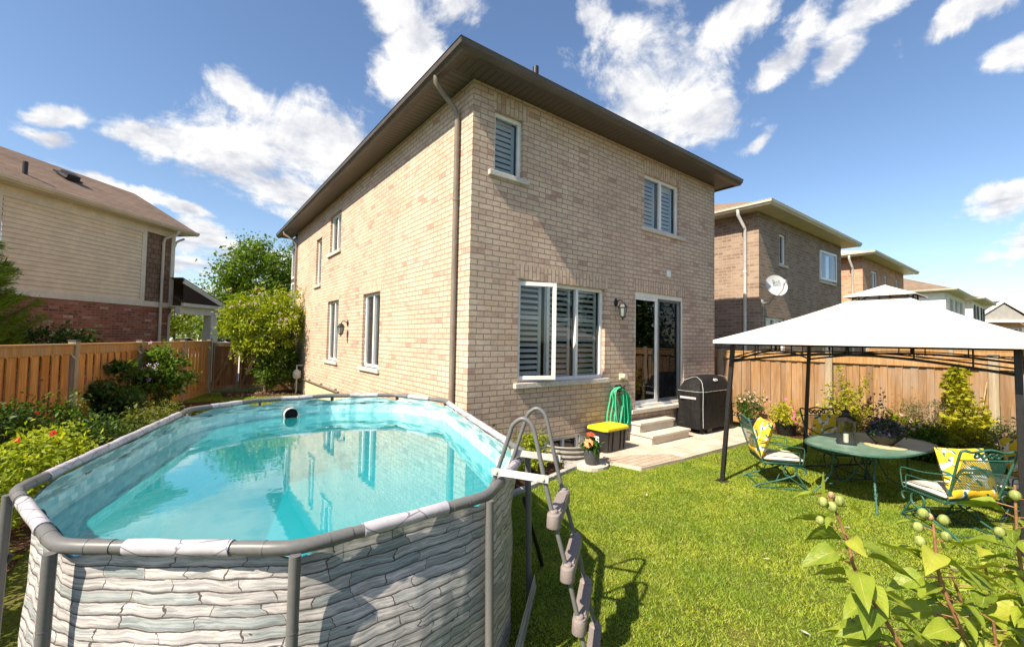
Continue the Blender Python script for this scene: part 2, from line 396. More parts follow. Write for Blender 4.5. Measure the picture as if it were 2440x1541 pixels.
def glass(name, tint=(.82,.86,.86), ior=1.5, rough=.015, extra=.0, wob=.0):
    def fn(n, b, o):
        tr = n.new('ShaderNodeBsdfTransparent'); tr.inputs[0].default_value = (*tint, 1)
        gl = n.new('ShaderNodeBsdfGlossy'); gl.inputs['Roughness'].default_value = rough; gl.inputs[0].default_value = (.95,.97,1,1)
        fr = n.new('ShaderNodeFresnel'); fr.inputs[0].default_value = ior
        if wob:
            nb = n.bump(n.noise(n.tc(), 1.4, 2), wob, .05); n.put(gl.inputs['Normal'], nb)
        mx = n.new('ShaderNodeMixShader'); n.put(mx.inputs[0], n.math('ADD', n.math('MULTIPLY', fr.outputs[0], 1.3), extra, clamp=True)); n.put(mx.inputs[1], tr.outputs[0]); n.put(mx.inputs[2], gl.outputs[0])
        n.put(o.inputs[0], mx.outputs[0])
    return mat(name, tint, fn=fn)
M_glass = glass('window_glass', (.84,.88,.88), 1.45, .01, .01, .05)
M_glass_dark = glass('door_glass', (.4,.44,.45), 1.5, .01, .03, .05)
def screen(n, b, o):
    tr = n.new('ShaderNodeBsdfTransparent'); df = n.new('ShaderNodeBsdfDiffuse'); df.inputs[0].default_value = (.02,.022,.024,1)
    mx = n.new('ShaderNodeMixShader'); mx.inputs[0].default_value = .45; n.put(mx.inputs[1], tr.outputs[0]); n.put(mx.inputs[2], df.outputs[0]); n.put(o.inputs[0], mx.outputs[0])
M_screen = mat('insect_screen', (.02,.02,.02), fn=screen)
def shinglemat(name, a, b_):
    def fn(n, b, o):
        uv = n.tc('UV')
        t = n.new('ShaderNodeTexBrick'); n.put(t.inputs['Vector'], uv); t.inputs['Color1'].default_value = (*a, 1); t.inputs['Color2'].default_value = (*b_, 1)
        t.inputs['Mortar'].default_value = tuple(x*.5 for x in a)+(1,); t.inputs['Scale'].default_value = 1; t.inputs['Brick Width'].default_value = .32; t.inputs['Row Height'].default_value = .14
        t.inputs['Mortar Size'].default_value = .012; t.inputs['Mortar Smooth'].default_value = .6
        nn = n.noise(uv, 60, 4, .7); big = n.noise(uv, 1.2, 4)
        col = n.mix(n.step(nn, .3, .8), n.mix(1.0, t.outputs[0], (.7,.7,.7), 'MULTIPLY'), n.mix(1.0, t.outputs[0], (1.15,1.15,1.15), 'MULTIPLY'))
        col = n.mix(n.step(big, .3, .7), n.mix(1.0, col, (.85,.85,.88), 'MULTIPLY'), col)
        n.put(b.inputs['Base Color'], col); n.put(b.inputs['Normal'], n.bump(n.math('SUBTRACT', nn, t.outputs['Fac']), .5, .01)); b.inputs['Roughness'].default_value = .95
    return mat(name, a, .95, .1, fn=fn)
M_shingle = shinglemat('tan_shingle', (.33,.24,.17), (.24,.175,.13))
M_shingle_br = shinglemat('brown_shingle', (.30,.215,.16), (.23,.165,.125))
M_shingle_gr = shinglemat('grey_shingle', (.19,.19,.19), (.14,.14,.145))
M_siding = plain('beige_siding', (.72,.60,.42), .55, .05, 6, bigamt=.08)
M_siding_w = plain('white_siding', (.74,.72,.66), .55, .04, 6, bigamt=.06)
M_shake = brickmat('brown_shake', [(0,(.16,.11,.075)), (.5,(.2,.14,.1)), (1,(.24,.17,.12))], (.06,.04,.03), bw=.2, bh=.17, ms=.008, blotch=.1, relief=.4)
# ================================================================== SETTING
def lawn_mat(n, b, o):
    co = n.tc(); a = n.noise(co, 2.2, 5); c = n.noise(co, 45, 4, .7)
    col = n.ramp(a, [(.3,(.06,.08,.014)), (.5,(.10,.12,.02)), (.7,(.15,.14,.04))])
    col = n.mix(n.step(c, .3, .75), n.mix(1.0, col, (.5,.5,.45), 'MULTIPLY'), n.mix(1.0, col, (1.3,1.3,1.2), 'MULTIPLY'))
    n.put(b.inputs['Base Color'], col); n.put(b.inputs['Normal'], n.bump(c, .6, .02))
M_lawn = mat('lawn_soil', (.07,.09,.02), .95, .1, fn=lawn_mat)
g = MB(); g.face([(-400,-400,0),(400,-400,0),(400,400,0),(-400,400,0)])
tag(g.build('ground', M_lawn), kind='structure')
def soil(n, b, o):
    co = n.tc(); a = n.noise(co, 30, 6, .7); c = n.vor(co, 40)
    n.put(b.inputs['Base Color'], n.ramp(a, [(.3,(.03,.017,.01)), (.55,(.10,.058,.034)), (.75,(.22,.14,.09))])); n.put(b.inputs['Normal'], n.bump(n.math('ADD', a, c), .9, .03))
M_soil = mat('bed_soil', (.1,.06,.04), .95, .1, fn=soil)
def bed(poly, name='garden_bed', z=.012):
    m = MB(); m.prism(poly, -.02, z); return tag(m.build(name, M_soil), kind='structure')
bed([(-4.1,-2.2),(-6.2,-2.2),(-6.3,1.5),(-4.95,4.3),(-3.3,9.3),(-2.2,9.3),(-3.2,6),(-4.05,2)])
bed([(-2.1,10.1),(-.03,9.6),(-.03,11.3),(-2.1,11.3)])
bed([(6.55,-.9),(7.1,-.9),(7.1,-8),(6.2,-8),(6.3,-5.2),(6.4,-3.2),(6.5,-2)])
bed([(-.25,-.95),(1.35,-.62),(1.35,-.02),(-.1,-.02)])
# patio
def pavers(n, b, o):
    co = n.tc(); t = n.new('ShaderNodeTexBrick'); n.put(t.inputs['Vector'], co)
    t.inputs['Color1'].default_value = (.60,.52,.42,1); t.inputs['Color2'].default_value = (.52,.455,.38,1); t.inputs['Mortar'].default_value = (.27,.2,.15,1)
    t.inputs['Scale'].default_value = 1; t.inputs['Brick Width'].default_value = .62; t.inputs['Row Height'].default_value = .41; t.inputs['Mortar Size'].default_value = .005; t.inputs['Mortar Smooth'].default_value = .5
    nn = n.noise(co, 60, 5, .7); big = n.noise(co, 2.4, 4)
    col = n.mix(n.step(big, .3, .7), n.mix(1.0, t.outputs[0], (.8,.77,.76), 'MULTIPLY'), n.mix(1.0, t.outputs[0], (1.08,1.06,1.04), 'MULTIPLY'))
    col = n.mix(n.math('MULTIPLY', n.step(nn, .45, .75), .25), col, (.36,.29,.23))
    n.put(b.inputs['Base Color'], col); n.put(b.inputs['Normal'], n.bump(n.math('SUBTRACT', n.math('MULTIPLY', nn, .3), t.outputs['Fac']), .5, .006))
M_paver = mat('patio_paver', (.58,.46,.35), .9, .15, fn=pavers)
m = MB(); m.prism([(1.98,-.01),(1.98,-.72),(2.1,-1.02),(2.16,-1.24),(2.7,-1.27),(3.16,-1.3),(4.5,-1.32),(5.3,-1.33),(5.9,-1.25),(6.34,-.86),(6.5,-.7),(6.59,-.01)], -.05, .05)
tag(m.build('patio', M_paver), kind='structure')
def small_pavers(n, b, o):
    co = n.tc(); t = n.new('ShaderNodeTexBrick'); n.put(t.inputs['Vector'], n.mapping(co, rot=(0,0,0)))
    t.inputs['Color1'].default_value = (.45,.35,.28,1); t.inputs['Color2'].default_value = (.55,.44,.34,1); t.inputs['Mortar'].default_value = (.14,.10,.08,1)
    t.inputs['Scale'].default_value = 1; t.inputs['Brick Width'].default_value = .28; t.inputs['Row Height'].default_value = .11; t.inputs['Mortar Size'].default_value = .004
    nn = n.noise(co, 70, 5, .7)
    n.put(b.inputs['Base Color'], n.mix(n.step(nn, .3, .8), n.mix(1.0, t.outputs[0], (.75,.75,.75), 'MULTIPLY'), t.outputs[0])); n.put(b.inputs['Normal'], n.bump(n.math('SUBTRACT', n.math('MULTIPLY', nn, .3), t.outputs['Fac']), .6, .006))
M_spaver = mat('small_paver', (.5,.4,.3), .9, .15, fn=small_pavers)
m = MB(); m.prism([(2.0,-.62),(2.13,-1.02),(2.2,-1.22),(2.75,-1.25),(3.2,-1.28),(3.2,-1.02),(2.75,-.82),(2.45,-.66)], -.02, .054)
tag(m.build('path', M_spaver), kind='structure')
# stone edging left of the window well
m = MB()
for i in range(6):
    x = lerp(-.1, 1.28, i/5); y = lerp(-1.0, -.66, i/5)
    m.box((x, y, .02), (.27, .07, .07), Euler((0, 0, .24+.05*random.uniform(-1,1))))
tag(m.build('kerb', M_conc, bevel=.008), kind='structure')
m = MB(); m.prism([(1.3,-.62),(1.98,-.62),(1.98,-.44),(1.42,-.40)], -.02, .035); tag(m.build('pavement', plain('grey_paver', (.4,.38,.37), .9, .15, 50, bump=.3)), kind='structure')
# road and driveways beyond the house
def asphalt(n, b, o):
    c = n.noise(n.tc(), 1.3, 6); n.put(b.inputs['Base Color'], n.ramp(c, [(.3,(.16,.155,.15)), (.7,(.26,.25,.24))]))
m = MB(); m.face([(-60,30,.004),(60,46,.004),(60,62,.004),(-60,62,.004)]); tag(m.build('road', mat('asphalt', (.2,.2,.2), .9, fn=asphalt)), kind='structure')
m = MB(); m.face([(-2.3,15,.008),(1.8,15,.008),(3.0,44,.008),(-2.0,40,.008)]); tag(m.build('driveway', plain('pale_driveway', (.5,.46,.4), .9, .15, 6)), kind='structure')
# ================================================================== HOUSES
class Fr:
    """wall frame: origin, horizontal unit vector U, outward normal Nn"""
    def __init__(s, O, U, Nn): s.O = Vector(O); s.U = Vector(U); s.N = Vector(Nn)
    def P(s, u, z, d=0): return s.O+s.U*u+Vector((0,0,z))-s.N*d
    def box(s, m, u0, u1, z0, z1, d0, d1):
        A = s.P((u0+u1)/2, (z0+z1)/2, (d0+d1)/2)
        m.box(A, (abs(u1-u0), abs(d1-d0), z1-z0), Matrix((s.U, s.N, Vector((0,0,1)))).transposed())
def wall(m, F, u0, u1, z0, z1, holes=(), depth=.1):
    us = sorted({u0, u1, *[h[i] for h in holes for i in (0, 1)]}); zs = sorted({z0, z1, *[h[i] for h in holes for i in (2, 3)]})
    us = [u for u in us if u0-1e-6 <= u <= u1+1e-6]; zs = [z for z in zs if z0-1e-6 <= z <= z1+1e-6]
    for a, b in zip(us, us[1:]):
        for c, d_ in zip(zs, zs[1:]):
            mu, mz = (a+b)/2, (c+d_)/2
            if any(h[0] < mu < h[1] and h[2] < mz < h[3] for h in holes): continue
            m.faceN([F.P(a,c), F.P(b,c), F.P(b,d_), F.P(a,d_)], F.N, [(a,c),(b,c),(b,d_),(a,d_)])
    for h in holes:
        a, b, c, d_ = h[:4]
        for q, nn, uv in (([F.P(a,c), F.P(a,c,depth), F.P(a,d_,depth), F.P(a,d_)], F.U, [(a,c),(a+depth,c),(a+depth,d_),(a,d_)]),
                      ([F.P(b,c), F.P(b,c,depth), F.P(b,d_,depth), F.P(b,d_)], -F.U, [(b,c),(b+depth,c),(b+depth,d_),(b,d_)]),
                      ([F.P(a,c), F.P(b,c), F.P(b,c,depth), F.P(a,c,depth)], Vector((0,0,1)), [(a,c),(b,c),(b,c+depth),(a,c+depth)]),
                      ([F.P(a,d_), F.P(b,d_), F.P(b,d_,depth), F.P(a,d_,depth)], Vector((0,0,-1)), [(a,d_),(b,d_),(b,d_+depth),(a,d_+depth)])):
            m.faceN(q, nn, uv)
def soldier(m, F, u0, u1, z0, z1, proud=.003):
    q = [F.P(u0,z0,-proud), F.P(u1,z0,-proud), F.P(u1,z1,-proud), F.P(u0,z1,-proud)]
    m.faceN(q, F.N, [(z0*1.0-z0,u0),(z0-z0,u1),(z1-z0-.001,u1),(z1-z0-.001,u0)])
    for a in (u0, u1): m.faceN([F.P(a,z0), F.P(a,z1), F.P(a,z1,-proud), F.P(a,z0,-proud)], F.U*(1 if a == u1 else -1))
    for a in (z0, z1): m.faceN([F.P(u0,a), F.P(u1,a), F.P(u1,a,-proud), F.P(u0,a,-proud)], Vector((0,0,1 if a == z1 else -1)))
def window(parent, F, u0, u1, z0, z1, lights, depth=.09, fw_=.055, shut=True, sill=None, mt=None, curtain=None, grid=False, glassm=None, interior=True, openfirst=0, label=None):
    """frame mesh with pane, shutter, sill children. lights: number of equal panes"""
    mt = mt or M_white; f = MB(); d0, d1 = depth-.03, depth+.03
    F.box(f, u0, u1, z0, z0+fw_, d0, d1); F.box(f, u0, u1, z1-fw_, z1, d0, d1)
    F.box(f, u0, u0+fw_, z0+fw_, z1-fw_, d0, d1); F.box(f, u1-fw_, u1, z0+fw_, z1-fw_, d0, d1)
    wl = (u1-u0)/lights
    for k in range(1, lights):
        F.box(f, u0+wl*k-fw_*.55, u0+wl*k+fw_*.55, z0+fw_, z1-fw_, d0-.006, d1)
    if grid:
        for k in range(lights):
            a = u0+wl*k+fw_; b = u0+wl*(k+1)-fw_
            F.box(f, (a+b)/2-.01, (a+b)/2+.01, z0+fw_, z1-fw_, depth-.008, depth+.008)
            for q in (1, 2, 3): z = lerp(z0, z1, q/4); F.box(f, a, b, z-.01, z+.01, depth-.008, depth+.008)
    w = f.build('window', mt, parent, bevel=.004)
    if label: w['label'] = label
    for k in range(lights):
        a = u0+wl*k+fw_*.6; b = u0+wl*(k+1)-fw_*.6
        p = MB()
        if not (openfirst and k == 0):
            p.faceN([F.P(a,z0+fw_*.6,depth+.01), F.P(b,z0+fw_*.6,depth+.01), F.P(b,z1-fw_*.6,depth+.01), F.P(a,z1-fw_*.6,depth+.01)], F.N)
            p.build('pane', glassm or M_glass, w)
        if shut:
            s = MB(); ia, ib, dd = a+.02, b-.02, depth+.09
            F.box(s, ia, ia+.05, z0+.05, z1-.05, dd-.015, dd+.015); F.box(s, ib-.05, ib, z0+.05, z1-.05, dd-.015, dd+.015)
            zs = [z0+.05, z0+(z1-z0)*.64, z1-.05] if z1-z0 > 1.2 else [z0+.05, z1-.05]
            for q in zs: F.box(s, ia+.05, ib-.05, q-.03, q+.03, dd-.015, dd+.015)
            for q0, q1 in zip(zs, zs[1:]):
                nn = int((q1-q0-.06)/.082)
                for i in range(nn):
                    z = q0+.03+(i+.5)*(q1-q0-.06)/nn; t = .62 if shut == 'open' else 1.15
                    X = Vector(F.U); Y = (F.N*math.cos(t)-Vector((0,0,1))*math.sin(t)); Z = X.cross(Y)
                    s.box(F.P((ia+ib)/2, z, dd), (ib-ia-.1, .075, .009), Matrix((X, Y, Z)).transposed())
            s.build('shutter', M_shutter, w)
        if curtain:
            c = MB(); nn = 24
            for a2, b2 in ((a, lerp(a, b, .38)), (lerp(a, b, .62), b)):
                rows = [[F.P(lerp(a2, b2, i/nn), z, depth+.1+.018*math.sin(i*1.4)) for i in range(nn+1)] for z in (z0+.03, z1-.03)]
                c.grid(rows)
            c.build('curtain', curtain, w)
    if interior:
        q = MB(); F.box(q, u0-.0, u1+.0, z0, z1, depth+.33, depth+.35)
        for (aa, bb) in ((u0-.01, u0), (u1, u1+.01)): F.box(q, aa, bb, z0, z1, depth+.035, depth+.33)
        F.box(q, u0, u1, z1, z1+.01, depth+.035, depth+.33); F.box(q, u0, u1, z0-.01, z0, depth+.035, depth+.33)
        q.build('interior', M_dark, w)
    if sill:
        s = MB(); a, b, h, pr = sill
        F.box(s, a, b, z0-h, z0, -pr, depth+.02); s.build('sill', M_lime, w, bevel=.008)
    return w
def gutter_run(m, pts, size=.12):
    """K-style trough along pts (closed outward side to the right of travel)"""
    prof = [(-.02,0), (.055,0), (.075,.03), (.105,.055), (.115,.11), (.125,.118), (.118,.125), (.0,.125), (-.02,.125)]
    P = [Vector(p) for p in pts]; rows = []
    for i, q in enumerate(P):
        os_ = [(b-a).normalized().cross(Vector((0,0,1))) for a, b in zip(P, P[1:])]
        o = os_[0] if i == 0 else os_[-1] if i == len(P)-1 else (os_[i-1]+os_[i])/(1+os_[i-1].dot(os_[i]))
        rows.append([q+o*u+Vector((0,0,z)) for u, z in prof])
    m.grid(rows, False); m.face(rows[0]); m.face(rows[-1][::-1])
def hip_roof(m, x0, x1, y0, y1, z, pitch):
    """hipped roof, ridge along the longer side"""
    w, l = x1-x0, y1-y0
    h = min(w, l)/2*pitch
    if l >= w: r0, r1 = (x0+w/2, y0+w/2, z+h), (x0+w/2, y1-w/2, z+h)
    else: r0, r1 = (x0+l/2, y0+l/2, z+h), (x1-l/2, y0+l/2, z+h)
    A, B, D, E_ = (x0,y0,z), (x1,y0,z), (x1,y1,z), (x0,y1,z)
    fs = [(A, B, r0), (B, D, r1, r0), (D, E_, r1), (E_, A, r0, r1)] if l >= w else [(A, B, r1, r0), (B, D, r1), (D, E_, r0, r1), (E_, A, r0)]
    for f in fs:
        e = (Vector(f[1])-Vector(f[0])).normalized(); nn = (Vector(f[1])-Vector(f[0])).cross(Vector(f[2])-Vector(f[0])).normalized(); s_ = nn.cross(e)
        m.faceN(list(f), (0,0,1), [((Vector(p)-Vector(f[0])).dot(e), (Vector(p)-Vector(f[0])).dot(s_)) for p in f])
    m.faceN([A,B,D,E_], (0,0,-1))
def downspout(pts, m, name, parent, w=.075, lab=None):
    b = MB()
    P = [Vector(p) for p in pts]
    b.tube(P, w/2, 10)
    if (P[-1]-P[-2]).length > 1.5:
        for t in (.25, .93): q = P[-2].lerp(P[-1], t); b.tube([q+Vector((0,0,.02)), q-Vector((0,0,.02))], w/2+.006, 10)
    return b.build(name, m, parent)
# ---- the brick house
W_, H_, G_, e_, L_ = 6.594, 5.464, 5.45, .39, 12.5
house = thing('brick_house', 'two storey buff brick house with brown eaves behind the pool', 'house')
FR = Fr((0,0,0), (1,0,0), (0,-1,0)); FS = Fr((0,0,0), (0,1,0), (-1,0,0)); FE = Fr((W_,0,0), (0,1,0), (1,0,0)); FF = Fr((0,11.62,0), (1,0,0), (0,1,0))
hr = [(.37,.9,4.25,5.15), (3.92,5.15,4.06,5.13), (.86,2.80,1.20,2.75), (3.66,5.33,.60,2.80), (1.50,2.19,.0,.285)]
hs = [(6.26,7.30,1.21,2.77), (3.37,4.39,1.21,2.76), (8.17,8.79,3.34,4.71), (6.26,7.27,4.06,5.09)]
m = MB(); wall(m, FR, 0, W_, .293, H_, hr[:4]); wall(m, FS, 0, 11.62, .40, H_, hs); wall(m, FE, 0, 11.62, .29, H_); wall(m, FF, 0, W_, .2, H_)
m.build('wall', M_brick, house)
m = MB(); wall(m, FR, 0, W_, -.1, .293, [hr[4]]); wall(m, FE, 0, 11.62, -.1, .29); m.build('foundation', M_conc, house)
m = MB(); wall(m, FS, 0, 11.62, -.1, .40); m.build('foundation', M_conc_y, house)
m = MB()
for a in ((.34,1.0,5.15,5.40), (3.88,5.2,5.135,5.40), (.80,2.86,2.755,2.97), (3.6,5.39,2.80,3.02)): m = MB(); soldier(m, FR, *a); m.build('lintel', M_brick, house)
m = MB()
for a in ((6.2,7.36,2.775,2.99), (3.31,4.45,2.765,2.98), (8.12,8.85,4.715,4.93), (6.2,7.33,5.095,5.31)): m = MB(); soldier(m, FS, *a); m.build('lintel', M_brick, house)
window(house, FR, *hr[0][:4], 1, shut='closed', sill=(.27,1.0,.075,.05), label='narrow upper window with the closed shutter')
window(house, FR, *hr[1][:4], 2, shut='closed', sill=(3.80,5.30,.075,.05))
wb = window(house, FR, hr[2][0], hr[2][1], hr[2][2], hr[2][3], 3, shut='open', sill=(.79,2.87,.08,.06), openfirst=1, label='triple casement window with the left sash swung open')
# open casement sash, hinged at the left jamb... swings outward
a0 = Vector((1.53,-.0,0)); sw = Vector((-.62, -.03, 0))
m = MB(); hinge = Vector((.875, .075, 0)); ang = R(-22); dv = Vector((math.cos(ang), math.sin(ang), 0)); nv = Vector((dv.y, -dv.x, 0)); wS = .64
FO = Fr(hinge, dv, nv); z0, z1 = 1.24, 2.72
FO.box(m, 0, wS, z0, z0+.06, -.02, .02); FO.box(m, 0, wS, z1-.06, z1, -.02, .02); FO.box(m, 0, .06, z0+.06, z1-.06, -.02, .02); FO.box(m, wS-.06, wS, z0+.06, z1-.06, -.02, .02)
sash = m.build('sash', M_white, wb, bevel=.003)
m = MB(); m.faceN([FO.P(.05,z0+.05), FO.P(wS-.05,z0+.05), FO.P(wS-.05,z1-.05), FO.P(.05,z1-.05)], nv); m.build('pane', M_glass, wb)
M_curt = mat('sheer_curtain', (.55,.54,.5), .8, .1)
for h, sl_ in zip(hs, ((6.2,7.47,.085,.05), (3.29,4.5,.085,.05), (8.12,8.9,.08,.05), (6.2,7.42,.08,.05))):
    window(house, FS, *h[:4], 2 if h[1]-h[0] > .8 else 1, shut=False, sill=sl_, curtain=M_curt, depth=.095)
# sliding door
door = MB(); u0, u1, z0, z1 = hr[3][:4]; um = 4.43
FR.box(door, u0, u1, z1-.09, z1, .04, .14); FR.box(door, u0, u0+.05, z0, z1-.09, .04, .14); FR.box(door, u1-.05, u1, z0, z1-.09, .04, .14); FR.box(door, u0+.05, u1-.05, z0, z0+.05, .02, .14)
dd = door.build('sliding_door', M_white, house, bevel=.004)
m = MB(); a, b = u0+.05, um+.04
for A in ((a, b, z0+.05, z0+.12), (a, b, z1-.15, z1-.09), (a, a+.04, z0+.12, z1-.15), (b-.09, b, z0+.12, z1-.15)): FR.box(m, *A, .055, .085)
m.build('sash', M_white, dd, bevel=.003)
m = MB(); m.faceN([FR.P(a+.04,z0+.12,.07), FR.P(b-.07,z0+.12,.07), FR.P(b-.07,z1-.15,.07), FR.P(a+.04,z1-.15,.07)], FR.N); m.build('pane', M_glass_dark, dd)
m = MB(); a, b = um-.04, u1-.05
for A in ((a, b, z0+.05, z0+.11), (a, b, z1-.14, z1-.09), (a, a+.07, z0+.11, z1-.14), (b-.045, b, z0+.11, z1-.14)): FR.box(m, *A, .10, .125)
m.build('sash', M_white, dd, bevel=.003)
m = MB(); m.faceN([FR.P(a+.05,z0+.1,.11), FR.P(b-.04,z0+.1,.11), FR.P(b-.04,z1-.13,.11), FR.P(a+.05,z1-.13,.11)], FR.N); m.build('pane', M_glass_dark, dd)
m = MB(); a = um+.05; b = u1-.055
m.faceN([FR.P(a,z0+.07,.05), FR.P(b,z0+.07,.05), FR.P(b,z1-.11,.05), FR.P(a,z1-.11,.05)], FR.N); m.build('screen', M_screen, dd)
m = MB()
for A in ((a-.02,a+.015), (b-.02,b+.0)): FR.box(m, *A, z0+.05, z1-.09, .043, .058)
FR.box(m, a, b, z1-.125, z1-.095, .043, .058); FR.box(m, a, b, z0+.055, z0+.085, .043, .058); m.build('screen_frame', M_grey_tube, dd)
m = MB(); FR.box(m, um-.075, um-.055, 1.45, 1.72, .03, .055); m.build('handle', M_white, dd)
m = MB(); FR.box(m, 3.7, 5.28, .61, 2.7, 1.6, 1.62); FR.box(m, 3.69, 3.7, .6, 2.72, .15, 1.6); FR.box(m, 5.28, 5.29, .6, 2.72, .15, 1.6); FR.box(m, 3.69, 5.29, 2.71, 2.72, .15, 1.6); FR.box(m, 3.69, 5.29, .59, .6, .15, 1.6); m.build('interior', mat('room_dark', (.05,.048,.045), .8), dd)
m = MB(); FR.box(m, 3.44, 5.40, .52, .597, -.12, .13); m.build('threshold', M_step, house, bevel=.01)
# basement window
window(house, FR, *hr[4][:4], 2, depth=.06, fw_=.04, shut=False)
# white vent cover, soffits, gutters, roof
m = MB(); x0, x1, y0, y1 = -e_, W_+.32, -e_, 12.9
m.faceN([(x0,y0,H_+.01),(x1,y0,H_+.01),(x1,0.02,H_+.01),(x0,0.02,H_+.01)], (0,0,-1), [(x0,y0),(x1,y0),(x1,0),(x0,0)])
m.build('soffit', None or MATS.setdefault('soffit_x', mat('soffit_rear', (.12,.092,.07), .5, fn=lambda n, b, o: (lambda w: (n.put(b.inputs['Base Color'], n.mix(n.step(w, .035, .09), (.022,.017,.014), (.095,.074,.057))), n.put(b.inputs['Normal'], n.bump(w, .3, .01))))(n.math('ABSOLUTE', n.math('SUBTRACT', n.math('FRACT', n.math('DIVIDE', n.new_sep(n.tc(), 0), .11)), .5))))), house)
m = MB(); m.faceN([(W_-.02,.02,H_+.01),(x1,.02,H_+.01),(x1,y1,H_+.01),(W_-.02,y1,H_+.01)], (0,0,-1)); m.build('soffit', M_brown_metal, house)
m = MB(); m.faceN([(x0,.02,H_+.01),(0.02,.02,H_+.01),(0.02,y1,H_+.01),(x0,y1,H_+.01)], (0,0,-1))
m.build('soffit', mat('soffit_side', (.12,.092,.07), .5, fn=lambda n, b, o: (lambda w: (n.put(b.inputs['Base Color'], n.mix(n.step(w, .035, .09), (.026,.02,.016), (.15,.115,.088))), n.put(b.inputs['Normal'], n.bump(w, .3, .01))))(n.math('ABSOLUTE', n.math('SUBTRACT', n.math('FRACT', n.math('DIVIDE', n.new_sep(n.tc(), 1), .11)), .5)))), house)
m = MB()
for a, b in (((x0+.02,y0+.02,H_+.05),(x1-.02,y0+.02,H_+.05)), ((x0+.02,y0+.02,H_+.05),(x0+.02,y1,H_+.05)), ((x1-.02,y0+.02,H_+.05),(x1-.02,y1,H_+.05))): m.beam(a, b, .03, .13)
m.build('fascia', M_brown_metal, house)
m = MB(); gutter_run(m, [(x0,y1,G_),(x0,y0,G_),(x1,y0,G_)]); m.build('gutter', M_brown_metal, house)
m = MB(); hip_roof(m, x0-.01, x1+.01, y0-.01, y1, H_+.13, .62); rf = m.build('roof', M_shingle_br, house)
m = MB(); m.tube([(1.75,.75,5.9),(1.75,.75,6.72)], .055, 12); m.build('vent_pipe', M_black, rf)
m = MB(); m.box((.55,.1,5.52),(.25,.25,.02)) ; 
downspout([(x0-.04,.30,G_+.06),(x0-.04,.30,G_-.06),(-.30,.33,G_-.16),(-.10,.343,G_-.3),(-.055,.343,G_-.42),(-.055,.343,.25)], M_ds, 'downspout', house)
downspout([(x0-.04,11.7,G_+.05),(x0-.04,11.66,G_-.08),(-.14,11.52,G_-.28),(-.055,11.5,G_-.42),(-.055,11.5,.1)], M_ds, 'downspout', house)
# siding bay at the front corner
FB = Fr((0.06,0,0), (0,1,0), (-1,0,0))
m = MB(); wall(m, FB, 11.62, 12.9, 2.6, H_, [(11.74,12.86,3.95,5.15),(11.74,12.86,2.86,3.8)], .05); m.box2((.06,12.88,2.6),(2.5,12.9,H_)); m.box2((.07,11.63,2.6),(2.5,12.88,2.63)); m.build('bay', M_brown_metal, house)
window(house, FB, 11.74, 12.86, 3.95, 5.15, 2, depth=.03, fw_=.07, shut=False, curtain=M_white, interior=True)
window(house, FB, 11.74, 12.86, 2.86, 3.8, 2, depth=.03, fw_=.07, shut=False, curtain=M_white, interior=True)
# small things fixed to the house
m = MB(); FR.box(m, 4.665, 4.795, 3.165, 3.30, -.03, .0); v = m.build('vent_cover', M_white, None, bevel=.01); tag(v, 'small white square vent cover high on the brick above the sliding door', 'vent cover')
m = MB(); FR.box(m, 4.69, 4.77, 3.185, 3.21, -.045, -.03); m.build('louvre', M_white, v)
m = MB(); m.box((-.03,10.41,3.24),(.06,.12,.13)); tag(m.build('vent_cover', M_white, None, bevel=.01), 'small white vent cover high on the sunlit side wall near the front', 'vent cover')
m = MB(); m.tube([(3.27,-.0,1.21),(3.27,-.10,1.21)], .045, 14); m.box((3.26,-.012,1.21),(.11,.03,.11)); tag(m.build('dryer_vent', plain('yellowed_plastic', (.66,.6,.42), .5)), 'cream plastic vent pipe sticking out of brick above the green hose', 'vent')
def coach_lamp(name, label, c, out, s=1.0):
    t = thing(name, label, 'lamp', c)
    o = Vector(out); m = MB()
    m.ball((0,0,.06), (.05 if abs(o.x) < .5 else .02, .02 if abs(o.x) < .5 else .05, .075)); m.tube([Vector((0,0,.06)), o*.07+Vector((0,0,.10)), o*.13+Vector((0,0,.09)), o*.15+Vector((0,0,.04))], .012, 8); m.build('bracket', M_black, t)
    m = MB(); x = o*.15
    m.lathe([(.008,.06),(.02,.045),(.055,.02),(.085,-.03),(.085,-.04),(.0,-.04)], (x.x,x.y,0), 6, False); m.build('lamp_roof', M_black, t)
    m = MB(); m.lathe([(.072,-.04),(.045,-.19)], (x.x,x.y,0), 6, False); m.build('lamp_shade', mat('frosted_lamp_glass', (.22,.26,.24), .2, .5), t)
    m = MB()
    for k in range(6):
        a = math.pi*k/3; m.tube([(x.x+.075*math.cos(a),x.y+.075*math.sin(a),-.04),(x.x+.048*math.cos(a),x.y+.048*math.sin(a),-.19)], .005, 5)
    m.lathe([(.05,-.19),(.05,-.205),(.015,-.225),(.008,-.26),(.0,-.26)], (x.x,x.y,0), 6, False); m.build('cage', M_black, t)
    return t
coach_lamp('wall_lamp', 'black coach lamp on the rear brick wall beside the sliding door', (3.09,-.01,2.48), (0,-1,0))
coach_lamp('wall_lamp', 'black coach lamp on the sunlit side wall between two tall windows', (-.01,5.42,2.1), (-1,0,0))
